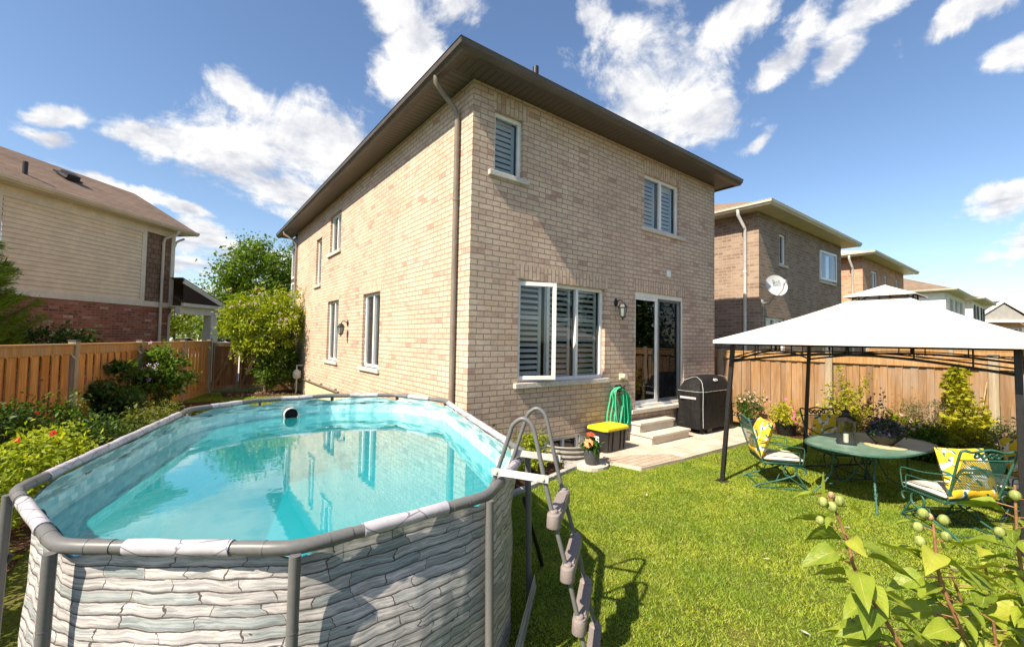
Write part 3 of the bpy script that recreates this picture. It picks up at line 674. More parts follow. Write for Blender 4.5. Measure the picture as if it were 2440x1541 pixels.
# gas meter at the far end of the side wall
t = thing('gas_meter', 'grey gas meter on a pipe against the side wall beside the pink flowering bush', 'gas meter', (-.2,9.95,0))
m = MB(); m.ball((0,0,.62), (.13,.13,.16)); m.box((0,0,.62),(.2,.16,.22)); m.build('body', M_galv, t)
m = MB(); m.tube([(0,0,.02),(0,0,.5)], .025); m.tube([(0,0,.74),(0,.02,.9),(.18,.02,.9)], .02); m.build('pipe', M_galv, t)
m = MB(); m.box((-.03,7.9,.48),(.05,3.9,.035)); 
for y in (6.2,7.6,9.0): m.box((-.03,y,.515),(.05,.05,.05))
tag(m.build('conduit', M_ds), 'long brown pipe fixed low along the sunlit side wall', 'pipe')
# ================================================================== NEIGHBOUR HOUSES (right)
def simple_house(name, label, x0, x1, y0, y1, H, brick, eave, gut, roofm, holes, ds=None, found=True, front_y=None, pitch=.5):
    t = thing(name, label, 'house', (0,0,0))
    a = Fr((x0,y0,0), (1,0,0), (0,-1,0)); b = Fr((x0,y0,0), (0,1,0), (-1,0,0)); c = Fr((x1,y0,0), (0,1,0), (1,0,0)); d_ = Fr((x0,y1,0), (1,0,0), (0,1,0))
    m = MB(); wall(m, a, 0, x1-x0, -.1, H, [h[:4] for h in holes], .08); wall(m, b, 0, y1-y0, -.1, H); wall(m, c, 0, y1-y0, -.1, H); wall(m, d_, 0, x1-x0, -.1, H)
    m.build('wall', brick, t)
    e = eave
    m = MB(); m.box2((x0-e,y0-e,H),(x1+e,y1+e,H+.02)); m.build('soffit', gut, t)
    m = MB(); gutter_run(m, [(x0-e,y1+e,H-.01),(x0-e,y0-e,H-.01),(x1+e,y0-e,H-.01)]); m.build('gutter', gut, t)
    m = MB(); hip_roof(m, x0-e, x1+e, y0-e, y1+e, H+.09, pitch); m.build('roof', roofm, t)
    for h in holes:
        window(t, a, h[0], h[1], h[2], h[3], h[4], depth=.07, fw_=.06, shut=False, curtain=M_curt, sill=((h[0]-.06,h[1]+.08,.08,.05) if h[2] > .5 else None))
    if ds:
        y = ds
        downspout([(x0-e-.04,y,H+.03),(x0-e-.04,y,H-.12),(x0-.06,y-.0,H-.42),(x0-.06,y,.2)], M_white_metal, 'downspout', t, .085)
    return t, a
hN1, FN1 = simple_house('brown_brick_house', 'brown brick neighbouring house with white downspout beyond the patio', 9.28, 16.1, .16, 12.0, 5.47, M_brick_brown, .42, M_offwhite, M_shingle,
   [(1.34,1.80,4.17,5.08,1), (4.55,6.05,4.02,5.06,2), (.42,1.7,.7,2.58,2), (4.8,5.95,.9,1.9,2)], ds=.50, pitch=.42)
# open sash on the neighbour's upper window
m = MB(); fo = Fr((13.86,.145,0), (math.cos(R(-3)), math.sin(R(-3)), 0), (math.sin(R(-3)), -math.cos(R(-3)), 0))
for A in ((0,1.38,4.05,4.12),(0,1.38,4.97,5.04),(0,.06,4.12,4.97),(1.32,1.38,4.12,4.97)): fo.box(m, *A, -.02, .02)
m.build('sash', M_white, hN1)
m = MB(); m.faceN([fo.P(.05,4.1), fo.P(1.34,4.1), fo.P(1.34,5.0), fo.P(.05,5.0)], fo.N); m.build('pane', M_glass, hN1)
simple_house('red_brick_house', 'red brick house with white eaves, second beyond the patio fence', 18.74, 25.65, .16, 11.0, 5.47, M_brick_orange, .42, M_offwhite, plain('pale_roof', (.62,.58,.5), .8),
   [(1.25,2.2,3.95,5.05,2), (3.3,3.8,4.2,5.05,1), (5.35,5.9,4.2,5.05,1), (1.5,2.9,.6,2.5,2), (4.4,5.4,.9,2.2,2)], ds=.48, pitch=.3)
def siding_wall(m, F, u0, u1, z0, z1, step=.13, lap=.03):
    z = z0
    while z < z1-1e-3:
        zt = min(z+step, z1)
        m.faceN([F.P(u0,z,-lap), F.P(u1,z,-lap), F.P(u1,zt,0), F.P(u0,zt,0)], F.N, [(u0,z),(u1,z),(u1,zt),(u0,zt)])
        m.faceN([F.P(u0,z,0), F.P(u1,z,0), F.P(u1,z,-lap), F.P(u0,z,-lap)], (0,0,-1)); z = zt
t3, F3 = simple_house('white_sided_house', 'white sided house with brown roof seen over the gazebo cap', 36.1, 44.2, 0, 12, 5.47, M_siding_w, .5, M_offwhite, M_shingle, [(1.4,3.2,3.8,5.2,1), (3.5,5.2,3.8,5.2,1), (5.5,7.2,3.8,5.2,1)], pitch=.42)
m = MB(); siding_wall(m, Fr((36.09,0,0),(0,1,0),(-1,0,0)), 0, 12, 0, 5.45, .2, .03); siding_wall(m, Fr((36.1,-.005,0),(1,0,0),(0,-1,0)), 0, 1.3, 0, 5.45, .2, .03); m.build('siding', M_siding_w, t3)
t3b, _ = simple_house('white_sided_house', 'farther white sided house with black shutters past the gazebo', 46.2, 53.4, -.2, 12, 5.6, M_siding_w, .6, M_offwhite, M_shingle, [(1.2,2.8,3.8,5.2,1), (5.2,6.6,3.6,5.2,1)], pitch=.42)
for x in (1.0,2.9,5.0,6.7): m = MB(); m.box((46.2+x,-.24,4.5),(.3,.06,1.5)); m.build('shutter', M_black, t3b)
# gabled red brick house at the far right
t = thing('gabled_house', 'distant red brick house with a grey gabled roof at the end of the row', 'house', (0,0,0))
dA = Vector((.64,-.77,0)); nA = Vector((-.77,-.64,0)); oA = Vector((84.5,3.6,0)); FA = Fr(oA, dA, nA)
m = MB(); wall(m, FA, -1, 22, 0, 5.5, [(3.3,5.3,2.0,4.6)], .1); wall(m, Fr(oA+dA*9+nA*.0, nA, -dA), 0, 2.2, 0, 5.3); wall(m, Fr(oA+dA*9+nA*2.2, dA, nA), 0, 10, 0, 5.3); m.build('wall', M_brick_orange, t)
window(t, FA, 3.3, 5.3, 2.0, 4.6, 2, fw_=.12, shut=False, grid=True)
m = MB()
def quadF(m, F, pts, uv=True): m.face([F.P(*p) for p in pts])
quadF(m, FA, [(7,5.5,-.6),(26,5.5,-.6),(26,10.6,8),(17,10.6,8)]); quadF(m, FA, [(-.6,5.7,-1.0),(2.9,8.3,-1.0),(2.9,8.3,6),(-.6,5.7,6)]); quadF(m, FA, [(6.6,5.7,-1.0),(2.9,8.3,-1.0),(2.9,8.3,6),(6.6,5.7,6)]); m.build('roof', M_shingle_gr, t)
m = MB(); quadF(m, FA, [(-.2,5.5,-.9),(6.1,5.5,-.9),(2.9,7.9,-.9)]); m.build('gable', plain('grey_gable', (.34,.32,.30), .7), t)
m = MB(); m.beam(FA.P(-.8,5.55,-1.05), FA.P(2.9,8.3,-1.05), .12, .35); m.beam(FA.P(6.8,5.55,-1.05), FA.P(2.9,8.3,-1.05), .12, .35); m.beam(FA.P(-.8,5.5,-1.05), FA.P(24,5.5,-1.05), .3, .3); m.build('fascia', M_white, t)
m = MB()
for u in (2.0,5.5): FA.box(m, u, u+1.0, 2.0, 4.7, -.08, 0)
m.build('shutter', M_white, t)
# satellite dish
t = thing('satellite_dish', 'round grey satellite dish on the corner of the brown brick house', 'satellite dish', (9.1,-.35,3.37))
m = MB(); ax = Vector((-.55,-.8,.25)).normalized(); xx = ax.cross(Vector((0,0,1))).normalized(); yy = xx.cross(ax)
rows = [[-ax*(.06*(1-(r/.29)**2))+xx*r*1.02*math.cos(2*math.pi*k/28)+yy*r*math.sin(2*math.pi*k/28) for k in range(28)] for r in (.001,.08,.16,.23,.285)]
m.grid(rows, True, True); rows = [[p-ax*.012 for p in q] for q in rows]; m.grid(rows[::-1], True, True); m.build('reflector', plain('dish_grey', (.52,.54,.55), .5, .05), t)
m = MB(); m.tube([-yy*.26, ax*.18-yy*.2, ax*.3-yy*.05], .014); m.box(ax*.3-yy*.02, (.1,.08,.09)); m.build('feed_arm', M_galv, t)
m = MB(); m.tube([-ax*.07, -ax*.12-yy*.2, Vector((.32,.3,-.42)), Vector((.36,.5,-.42))], .022); m.box((.36,.49,-.42),(.1,.02,.2)); m.tube([(.36,.47,-.5),(.37,.49,-.9),(.37,.49,-2.2)], .008); m.build('mount', M_galv, t)
cu = bpy.data.curves.new('lettering', 'FONT'); cu.body = 'Bell'; cu.size = .15; cu.align_x = 'CENTER'; cu.align_y = 'CENTER'; cu.extrude = .001; cu.materials.append(mat('dark_letter', (.10,.12,.15), .6))
lo = bpy.data.objects.new('lettering', cu); lm_ = bpy.data.meshes.new_from_object(lo); lo = bpy.data.objects.new('lettering', lm_); C.objects.link(lo); lo.parent = t; lo.matrix_local = Matrix.Translation(ax*.004+yy*.09) @ Matrix((xx*-1 if (xx*-1).dot(rt) > 0 else xx, yy, ax)).transposed().to_4x4()
# ================================================================== LEFT NEIGHBOUR
tL = thing('sided_house', 'neighbouring house with beige siding over red brick, left beyond the fence', 'house', (0,0,0))
cL = Vector((-3.489,14.908,0)); dL = Vector((.672,.741,0)); nL = Vector((.741,-.672,0)); FL = Fr(cL, dL, nL)
m = MB(); wall(m, FL, -12, 0, 0, 2.76); wall(m, Fr(cL, -nL, dL), 0, 7, 0, 2.76); m.build('wall', M_brick_red, tL)
m = MB(); siding_wall(m, FL, -4.95, -1.22, 2.93, 5.22, .128); siding_wall(m, FL, -12, -5.13, 2.93, 5.22, .128); m.build('siding', M_siding, tL)
m = MB(); wall(m, FL, -1.1, -.02, 2.93, 5.3); wall(m, Fr(cL, -nL, dL), 0, 7, 2.9, 5.5); m.build('shake_siding', M_shake, tL)
m = MB(); FL.box(m, -12, .02, 2.75, 2.93, -.035, .02); FL.box(m, -12, -1.1, 5.22, 5.53, -.036, .02); FL.box(m, -1.1, .0, 5.3, 5.53, -.033, .02)
for u in (-5.13, -1.24): FL.box(m, u, u+.16, 2.93, 5.3, -.032, .02)
FL.box(m, -.12, .03, 2.93, 5.4, -.032, .02); m.build('trim', M_offwhite, tL)
m = MB(); quadF(m, FL, [(-13,5.5,0.05),(.55,5.5,.05),(.55,5.52,-.42),(-13,5.52,-.42)]); m.build('soffit', M_offwhite, tL)
m = MB(); a = FL.P(-13,5.5,-.40); b = FL.P(.55,5.5,-.40); gutter_run(m, [a, b]); m.build('gutter', plain('beige_gutter', (.58,.50,.36), .5, .05), tL)
m = MB(); A, B, Dd, E_ = FL.P(-13,5.62,-.42), FL.P(.6,5.62,-.42), FL.P(.6,7.2,2.3), FL.P(-13,7.2,2.3)
m.faceN([A,B,Dd,E_], (0,0,1), [(0,0),(13.6,0),(13.6,3.1),(0,3.1)]); m.faceN([Dd,E_,FL.P(-13,5.62,5),FL.P(.6,5.62,5)], (0,0,1), [(0,0),(13.6,0),(13.6,3.1),(0,3.1)])
m.faceN([B+Vector((0,0,-.1)),Dd+Vector((0,0,-.1)),FL.P(.6,5.5,5)], dL); rl = m.build('roof', M_shingle_br, tL)
m = MB(); p = FL.P(-4.35,6.02,.25); m.tube([p-Vector((0,0,.15)), p+Vector((0,0,.32))], .055, 12); m.build('vent_pipe', M_black, rl)
m = MB(); X = dL; Z = Vector((0,0,1)); p = FL.P(-2.55,6.62,1.25); sl = (FL.P(0,7.2,2.3)-FL.P(0,5.62,-.42)).normalized(); M3 = Matrix((dL, sl, dL.cross(sl))).transposed()
m.box(p+dL.cross(sl)*.03, (.5,.5,.04), M3); m.box(p+dL.cross(sl)*.1-sl*.05, (.36,.3,.12), M3); m.build('roof_vent', M_black, rl)
downspout([FL.P(-.3,5.52,-.46), FL.P(-.32,5.36,-.42), FL.P(-.48,5.2,-.12), FL.P(-.5,5.05,-.08), FL.P(-.5,.2,-.08)], plain('cream_downspout', (.6,.52,.4), .5, .05), 'downspout', tL, .09)
downspout([FL.P(.1,2.94,-.5), FL.P(.08,2.8,-.46), FL.P(-.13,2.6,-.16), FL.P(-.15,2.45,-.08), FL.P(-.15,.2,-.08)], MATS['cream_downspout'], 'downspout', tL, .08)
m = MB(); m.tube(spline([FL.P(.02,5.0,0), FL.P(.12,5.2,0), FL.P(.42,5.38,0)], 5), .04); m.build('bracket', M_offwhite, tL)
# porch
m = MB(); m.face([FL.P(-.15,3.86,-.55),FL.P(2.2,2.98,-.55),FL.P(2.2,2.98,3),FL.P(-.15,3.86,3)]); quadF(m, FL, [(-.15,3.86,-.55),(2.2,2.98,-.55),(2.2,2.86,-.55),(-.15,3.74,-.55)]); quadF(m, FL, [(-.2,2.96,-.6),(2.2,2.96,-.6),(1.9,3.2,-.1),(-.1,3.2,-.1)]); m.build('porch_roof', M_shingle_br, tL)
m = MB(); m.beam(FL.P(-.12,3.72,-.56), FL.P(2.2,2.84,-.56), .05, .16); m.beam(FL.P(-.2,2.88,-.62), FL.P(2.3,2.88,-.62), .1, .12); FL.box(m, -.2, 1.7, 2.55, 2.82, -.55, -.35); FL.box(m, -.2, 1.7, 2.8, 2.84, -.6, 1.5); m.build('porch_beam', M_offwhite, tL)
m = MB(); quadF(m, FL, [(-.12,3.0,-.565),(2.0,2.97,-.565),(-.12,3.70,-.565)]); m.build('porch_gable', M_shake, tL)
m = MB(); p = FL.P(1.35,0,-.42)
for z0, z1, w0, w1 in ((0,2.55,.24,.15),):
    rows = [[p+dL*sx*w+nL*sy*w+Vector((0,0,z)) for sx, sy in ((-1,-1),(1,-1),(1,1),(-1,1))] for z, w in ((z0,w0),(z1,w1))]
    m.grid(rows, False, True)
m.build('porch_column', M_offwhite, tL)
# ================================================================== FAR STREET
t = thing('street_house', 'small grey roofed house far down the street left of the brick house', 'house', (0,0,0))
m = MB(); m.box2((-1.5,66,0),(6,74,3.6)); m.build('wall', M_siding, t)
m = MB(); hip_roof(m, -2.2, 6.6, 65.3, 74.7, 3.6, .45); m.build('roof', M_shingle_gr, t)
m = MB(); m.box2((-1.52,65.93,0),(-1.3,65.99,3.6)); m.box2((1.5,65.95,.5),(4,65.99,2.5)); m.build('window', M_dark, t)
def car(name, label, loc, rz, col):
    t = thing(name, label, 'car', loc, rz, 'cars parked far down the street')
    mt = mat(name+'_paint_'+str(col[0]), col, .25, .6)
    m = MB(); prof = [(-2.2,.35),(-2.2,.8),(-2.0,.92),(-1.1,.98),(-.55,1.42),(.7,1.45),(1.4,1.0),(2.1,.85),(2.2,.6),(2.2,.35)]
    rows = [[(x, y*(1 if z < 1 else .86), z) for x, z in prof] for y in (-.85,.85)]; m.grid(rows, True); m.face(rows[0]); m.face(rows[1][::-1]); m.face([(-2.2,-.85,.35),(2.2,-.85,.35),(2.2,.85,.35),(-2.2,.85,.35)])
    m.build('body', mt, t)
    m = MB(); 
    for y in (-.80,.80): m.face([(-1.0,y*1.04,1.0),(-.5,y*.96,1.37),(.65,y*.96,1.39),(1.25,y*1.04,1.0)])
    m.build('window', M_dark, t)
    for x in (-1.35,1.4):
        for y in (-.8,.8):
            m = MB(); m.tube([(x,y-.1,.32),(x,y+.1,.32)], .32, 16); m.build('wheel', M_black, t)
car('parked_car', 'dark blue car parked under the yellowing tree beyond the porch', (-5.4,56,0), .3, (.03,.045,.09))
car('parked_car', 'silver car parked beyond the porch column', (-3.4,50,0), .2, (.5,.52,.55))
car('parked_car', 'white car parked in front of the far grey roofed house', (-.6,55,0), .1, (.7,.71,.72))
# ================================================================== FENCES
def fence_run(name, label, posts, side, boardm, railm, h=1.62, pitch=.1, wf=.098, wb=.098, off=.007, over=True, cap=True, bw=.14, end=True, postm=None):
    """posts: list of xy; side: unit vector towards the yard"""
    t = thing(name, label, 'fence', (0,0,0))
    for i, p in enumerate(posts):
        m = MB(); m.box((p[0]+side[0]*.02,p[1]+side[1]*.02,(h+.05)/2),(.115,.115,h+.05), Euler((0,0,math.atan2(side[1],side[0]))))
        pp = m.build('post', postm or M_post, t, bevel=.006)
        m = MB(); m.box((p[0]+side[0]*.02,p[1]+side[1]*.02,h+.064),(.13,.13,.024), Euler((0,0,math.atan2(side[1],side[0])))); m.build('post_cap', plain('post_cap_dark', (.045,.045,.045), .5), pp, bevel=.008)
    for a, b in zip(posts, posts[1:]):
        A = Vector((a[0],a[1],0)); B = Vector((b[0],b[1],0)); tv = (B-A); L = tv.length; tv.normalize(); s = Vector((side[0],side[1],0))
        A += tv*.06; L -= .12; M3 = Matrix((tv, s, Vector((0,0,1)))).transposed()
        m = MB(); nb = max(2, int(L/pitch))
        for k in range(nb):
            u = (k+.5)*L/nb; o_ = off if k % 2 else -off
            m.box(A+tv*u+s*(o_+random.uniform(-.002,.002))+Vector((0,0,.14+(h-.28)/2)), ((wf if k % 2 else wb), .018, h-.28), M3)
        m.build('board_panel', boardm, t)
        for nm_, o3, z3, s3 in (('rail', .035, h-.09, (L, .035, .145)), ('kickboard', .035, .09, (L, .035, .17)), ('cap_rail', 0, h, (L, .13, .032))):
            m = MB(); m.box(A+tv*L/2+s*o3+Vector((0,0,z3)), s3, M3); m.build(nm_, railm, t, bevel=.004)
    return t
lp = [(-2.45,11.4), (-3.1,9.7), (-3.86,7.6), (-4.6,5.5), (-5.36,3.4), (-6.1,1.3), (-6.85,-.8), (-7.6,-2.9), (-8.3,-5)]
fence_run('wooden_fence', 'orange cedar board fence running along the garden bed left of the pool', lp, (.94,-.34), M_cedar, M_rail, pitch=.108, wf=.15, wb=.10, off=.02)
rp = [(7.15,y) for y in (4.4,2.25,.12,-2.05,-4.23,-6.4,-8.6)]
fence_run('wooden_fence', 'weathered board fence behind the gazebo and patio table', rp, (-1,0), M_cedar_worn, M_rail, h=1.66)
# hydro of more fences behind
fence_run('wooden_fence', 'board fence of the next yard, glimpsed over the weathered fence', [(17.4,-.3),(17.4,-2.5),(17.4,-4.7),(17.4,-6.9),(17.4,-9.1)], (-1,0), M_cedar_worn, M_rail, h=1.75)
def gate(x0, x1, flip, label):
    t = thing('garden_gate', label, 'gate', ((x0+x1)/2,11.4,0), 0)
    w = x1-x0-.03; m = MB(); nb = 7
    for k in range(nb): m.box((-w/2+(k+.5)*w/nb, .02*(k % 2), .84), (w/nb+.004, .018, 1.45))
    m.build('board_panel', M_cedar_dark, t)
    m = MB()
    for A in (((-w/2,-.03,1.52),(w/2,-.03,1.52)), ((-w/2,-.03,.17),(w/2,-.03,.17))): m.beam(*A, .035, .13)
    for x in (-w/2+.04, w/2-.04): m.beam((x,-.032,.22), (x,-.032,1.47), .035, .08, (0,1,0))
    m.build('gate_frame', M_cedar_worn, t)
    m = MB(); a, b = ((-w/2+.05,-.05,.22), (w/2-.1,-.05,1.48)); m.beam(a, b, .03, .09); m.build('brace', M_cedar_worn, t)
    m = MB(); m.box((w/2*flip-.03*flip,-.07,.95),(.03,.03,.16)); m.build('latch', M_black, t)
gate(-2.36, -1.64, 1, 'left brown wooden gate leaf with a diagonal brace')
gate(-1.63, -.93, -1, 'right brown wooden gate leaf half hidden by the flowering bush')
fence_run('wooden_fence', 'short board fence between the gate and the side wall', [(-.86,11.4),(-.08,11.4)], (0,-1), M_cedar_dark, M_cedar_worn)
# ================================================================== BEHIND THE CAMERA (unseen fence, added for the panes to reflect)
fence_run('wooden_fence', 'unseen rear board fence added for the panes to mirror', [(7.15,-9.2),(4.9,-9.2),(2.65,-9.2),(.4,-9.2),(-1.85,-9.2),(-4.1,-9.2),(-6.4,-9.2)], (0,1), M_cedar_worn, M_rail, h=1.7)
# ================================================================== POOL
def stone(n, b, o):
    uv = n.tc('UV')
    w1 = n.noise(n.vm('MULTIPLY', uv, (1.3, 2.2, 1)), 1.6, 4, .6, out=1)
    uvw = n.vm('ADD', uv, n.vm('MULTIPLY', n.vm('SUBTRACT', w1, (.5,.5,.5)), (.30, .028, 0)))
    w2 = n.noise(n.vm('MULTIPLY', uv, (1, 1.5, 1)), 11, 4, .6, out=1)
    uvw = n.vm('ADD', uvw, n.vm('MULTIPLY', n.vm('SUBTRACT', w2, (.5,.5,.5)), (.05, .014, 0)))
    t = n.new('ShaderNodeTexBrick'); n.put(t.inputs['Vector'], uvw); t.offset = .37; t.squash = .6; t.squash_frequency = 3
    t.inputs['Color1'].default_value = (0,0,0,1); t.inputs['Color2'].default_value = (1,1,1,1); t.inputs['Mortar'].default_value = (.5,.5,.5,1)
    t.inputs['Scale'].default_value = 1; t.inputs['Brick Width'].default_value = .30; t.inputs['Row Height'].default_value = .043; t.inputs['Mortar Size'].default_value = .0075; t.inputs['Mortar Smooth'].default_value = .9
    row = n.math('FLOOR', n.math('DIVIDE', n.new_sep(uvw, 1), .043)); cid = n.math('FLOOR', n.math('DIVIDE', n.new_sep(uvw, 0), .31))
    wn_ = n.new('ShaderNodeTexWhiteNoise', noise_dimensions='2D'); n.put(wn_.inputs['Vector'], n.comb(cid, row, 0.0))
    streak = n.noise(n.vm('MULTIPLY', uvw, (5, 70, 1)), 1.4, 6, .7, .6)
    big = n.noise(uv, .8, 3)
    col = n.ramp(n.math('ADD', n.math('MULTIPLY', t.outputs[0], .55), n.math('MULTIPLY', big, .5)), [(.1,(.22,.27,.27)), (.28,(.38,.41,.41)), (.42,(.56,.52,.51)), (.62,(.66,.61,.59)), (.8,(.42,.45,.45)), (.95,(.26,.30,.30))])
    col = n.mix(n.step(streak, .38, .62), n.mix(1.0, col, (.50,.53,.54), 'MULTIPLY'), col)
    edge = n.math('FRACT', n.math('DIVIDE', n.new_sep(uvw, 1), .043))
    col = n.mix(n.math('MULTIPLY', n.step(edge, .34, .04), .5), col, (.10,.10,.10))
    thr = n.math('ADD', .12, n.math('MULTIPLY', n.noise(n.vm('MULTIPLY', uv, (1,2.5,1)), 5.5, 4, .7), 1.35))
    col = n.mix(n.step(n.math('SUBTRACT', t.outputs['Fac'], thr), -.12, .12), col, (.085,.078,.076))
    gap = n.noise(n.vm('MULTIPLY', uvw, (3, 12, 1)), 1.2, 3)
    col = n.mix(n.step(gap, .69, .73), col, (.09,.085,.085))
    hor = n.math('ABSOLUTE', n.math('SUBTRACT', n.math('FRACT', n.math('DIVIDE', n.new_sep(uv, 0), 1.25)), .5)); col = n.mix(n.step(hor, .0035, .002), col, (.3,.3,.3))
    n.put(b.inputs['Base Color'], col); b.inputs['Roughness'].default_value = .5
    n.put(b.inputs['Normal'], n.bump(n.noise(uv, 2.5, 3), .25, .06))
M_stone = mat('stacked_stone_vinyl', (.6,.6,.6), .5, .35, fn=stone)
def sleeve(n, b, o):
    uv = n.tc('UV'); co = n.tc(); w = n.noise(co, 7, 4, .7); v = n.vor(n.vm('MULTIPLY', co, (1,1,2)), 6.5, 'DISTANCE_TO_EDGE')
    col = n.ramp(w, [(.3,(.30,.29,.33)), (.5,(.43,.41,.45)), (.7,(.52,.50,.50))])
    col = n.mix(n.step(v, .035, .0), col, (.14,.13,.15)); st = n.noise(n.vm('MULTIPLY', co, (4,4,4)), 9, 5, .7)
    n.put(b.inputs['Base Color'], n.mix(n.math('MULTIPLY', n.step(st, .5, .75), .4), col, (.35,.34,.38))); b.inputs['Roughness'].default_value = .45
M_sleeve = mat('stone_print_sleeve', (.7,.7,.7), .45, fn=sleeve)
def tile(n, b, o):
    uv = n.tc('UV'); z = n.new_sep(uv, 1)
    t = n.new('ShaderNodeTexBrick'); n.put(t.inputs['Vector'], n.vm('ADD', uv, n.vm('SCALE', n.noise(uv, 12, 2, out=1), .02))); t.offset = .5
    t.inputs['Color1'].default_value = (.18,.48,.50,1); t.inputs['Color2'].default_value = (.55,.84,.79,1); t.inputs['Mortar'].default_value = (.30,.56,.57,1)
    t.inputs['Scale'].default_value = 1; t.inputs['Brick Width'].default_value = .085; t.inputs['Row Height'].default_value = .040; t.inputs['Mortar Size'].default_value = .004; t.inputs['Mortar Smooth'].default_value = .8
    c = n.mix(n.step(n.noise(uv, 1.8, 4), .3, .7), t.outputs[0], n.mix(.55, t.outputs[0], (.48,.78,.78)))
    w = n.noise(n.vm('MULTIPLY', uv, (2, 14, 1)), 1.5, 5, .65)
    st = n.mix(n.step(w, .46, .56), (.14,.28,.28), (.42,.60,.58)); st = n.mix(n.step(n.noise(n.vm('MULTIPLY', uv, (1.6, 9, 1)), 2.3, 3), .62, .66), st, (.05,.07,.07))
    zz_ = n.math('ADD', z, n.math('MULTIPLY', n.math('SUBTRACT', n.noise(uv, 2.2, 3), .5), .09))
    c = n.mix(n.step(zz_, .905, .925), c, st)
    n.put(b.inputs['Base Color'], c); b.inputs['Roughness'].default_value = .4
    n.put(b.inputs['Normal'], n.bump(n.noise(n.vm('MULTIPLY', uv, (1,.35,1)), 4.5, 3, .5, 1.0), .35, .06))
M_tile = mat('pool_tile_vinyl', (.5,.7,.7), .4, .4, fn=tile)
def pfloor(n, b, o):
    co = n.tc(); w = n.noise(co, 1.1, 4)
    n.put(b.inputs['Base Color'], n.ramp(w, [(.3,(.03,.52,.60)), (.7,(.07,.66,.68))])); b.inputs['Roughness'].default_value = .6
M_pfloor = mat('pool_floor_vinyl', (.1,.6,.62), .6, fn=pfloor)
def water(n, b, o):
    tr = n.new('ShaderNodeBsdfTransparent'); tr.inputs[0].default_value = (.13,.78,.88,1)
    gl = n.new('ShaderNodeBsdfGlossy'); gl.inputs['Roughness'].default_value = .012; gl.inputs[0].default_value = (.95,1,1,1)
    co = n.tc(); h = n.math('ADD', n.noise(n.vm('MULTIPLY', co, (1,1.6,1)), 6.0, 3, .5, .6), n.math('MULTIPLY', n.noise(co, 1.6, 2), 1.5)); nb = n.bump(h, .045, .010)
    n.put(gl.inputs['Normal'], nb)
    fr = n.new('ShaderNodeFresnel'); fr.inputs[0].default_value = 1.40; n.put(fr.inputs['Normal'], nb)
    # light scattered back by the slightly milky water
    df = n.new('ShaderNodeBsdfDiffuse'); df.inputs[0].default_value = (.04,.52,.56,1)
    m1 = n.new('ShaderNodeMixShader'); m1.inputs[0].default_value = .34; n.put(m1.inputs[1], tr.outputs[0]); n.put(m1.inputs[2], df.outputs[0])
    mx = n.new('ShaderNodeMixShader'); n.put(mx.inputs[0], n.math('MULTIPLY', fr.outputs[0], 1.7, clamp=True)); n.put(mx.inputs[1], m1.outputs[0]); n.put(mx.inputs[2], gl.outputs[0]); n.put(o.inputs[0], mx.outputs[0])
M_water = mat('pool_water', (.1,.6,.65), .02, fn=water)
J = [(-3.733,-1.742),(-3.433,-2.671),(-2.713,-3.2),(-1.813,-3.164),(-1.12,-2.622),(-.36,-.028),(-.675,.778),(-1.44,1.16),(-2.301,1.144),(-3.0,.742)]
J = [Vector((x,y,0)) for x, y in J]; cJ = sum(J, Vector())/10
pool = thing('swimming_pool', 'oval above ground pool with grey tube frame and stacked stone print', 'pool', (0,0,0))
NS = 20; P0 = []
for i in range(10):
    for k in range(NS): P0.append(J[i].lerp(J[(i+1)%10], k/NS))
n_ = len(P0)
def smooth(P, s):
    out = []
    K = [(k, math.exp(-k*k/(2*s*s))) for k in range(-int(3*s), int(3*s)+1)]; W = sum(w for _, w in K)
    for i in range(len(P)):
        v = Vector()
        for k, w in K: v += P[(i+k) % len(P)]*w
        out.append(v/W)
    return out
S0 = smooth(P0, 9)
S0 = [cJ+(p-cJ)*1.04 for p in S0]; PT = [cJ+(p-cJ)*.982 for p in smooth(P0, 1.2)]
arc_ = [0]
for i in range(n_): arc_.append(arc_[-1]+(P0[(i+1)%n_]-P0[i]).length)
def pw(i, z, ins=0.0):
    i %= n_; t = max(0, min(1, (1.02-z)/.55)); t = t*t*(3-2*t)
    p = PT[i].lerp(S0[i], t); q = (p-cJ)
    w = .006*math.sin(i*.9+z*9)+.004*math.sin(i*2.1)
    return cJ+q*(1+(w-ins)/q.length)
def ztop(i):
    f = abs((i/NS) % 1); dd = min(f, 1-f)*(J[(i//NS) % 10]-J[(i//NS+1) % 10]).length
    return 1.012-.045*max(0, 1-dd/.2)
zs = [1,.93,.86,.78,.7,.6,.5,.4,.3,.2,.1,.0]
m = MB(); rows = []
for q in zs: rows.append([Vector((*pw(i, q*ztop(i))[:2], q*ztop(i))) for i in range(n_+1)])
m.grid(rows, True, False, uvf=lambda i, j: (arc_[min(j, n_)], rows[i][j].z)); m.build('outer_wall', M_stone, pool)
m = MB(); rows = []
for q in zs: rows.append([Vector((*pw(i, q*ztop(i), .014)[:2], q*ztop(i)+.001)) for i in range(n_+1)])
m.grid(rows, True, False, uvf=lambda i, j: (arc_[min(j, n_)], rows[i][j].z)); m.build('liner', M_tile, pool)
m = MB(); m.faceN([Vector((*pw(i, .05, .016)[:2], .03)) for i in range(n_)], (0,0,1)); m.build('liner_floor', M_pfloor, pool)
m = MB(); m.faceN([Vector((*pw(i, .806, .010)[:2], .806)) for i in range(n_)], (0,0,1)); tag(m.build('water', M_water), kind='structure')
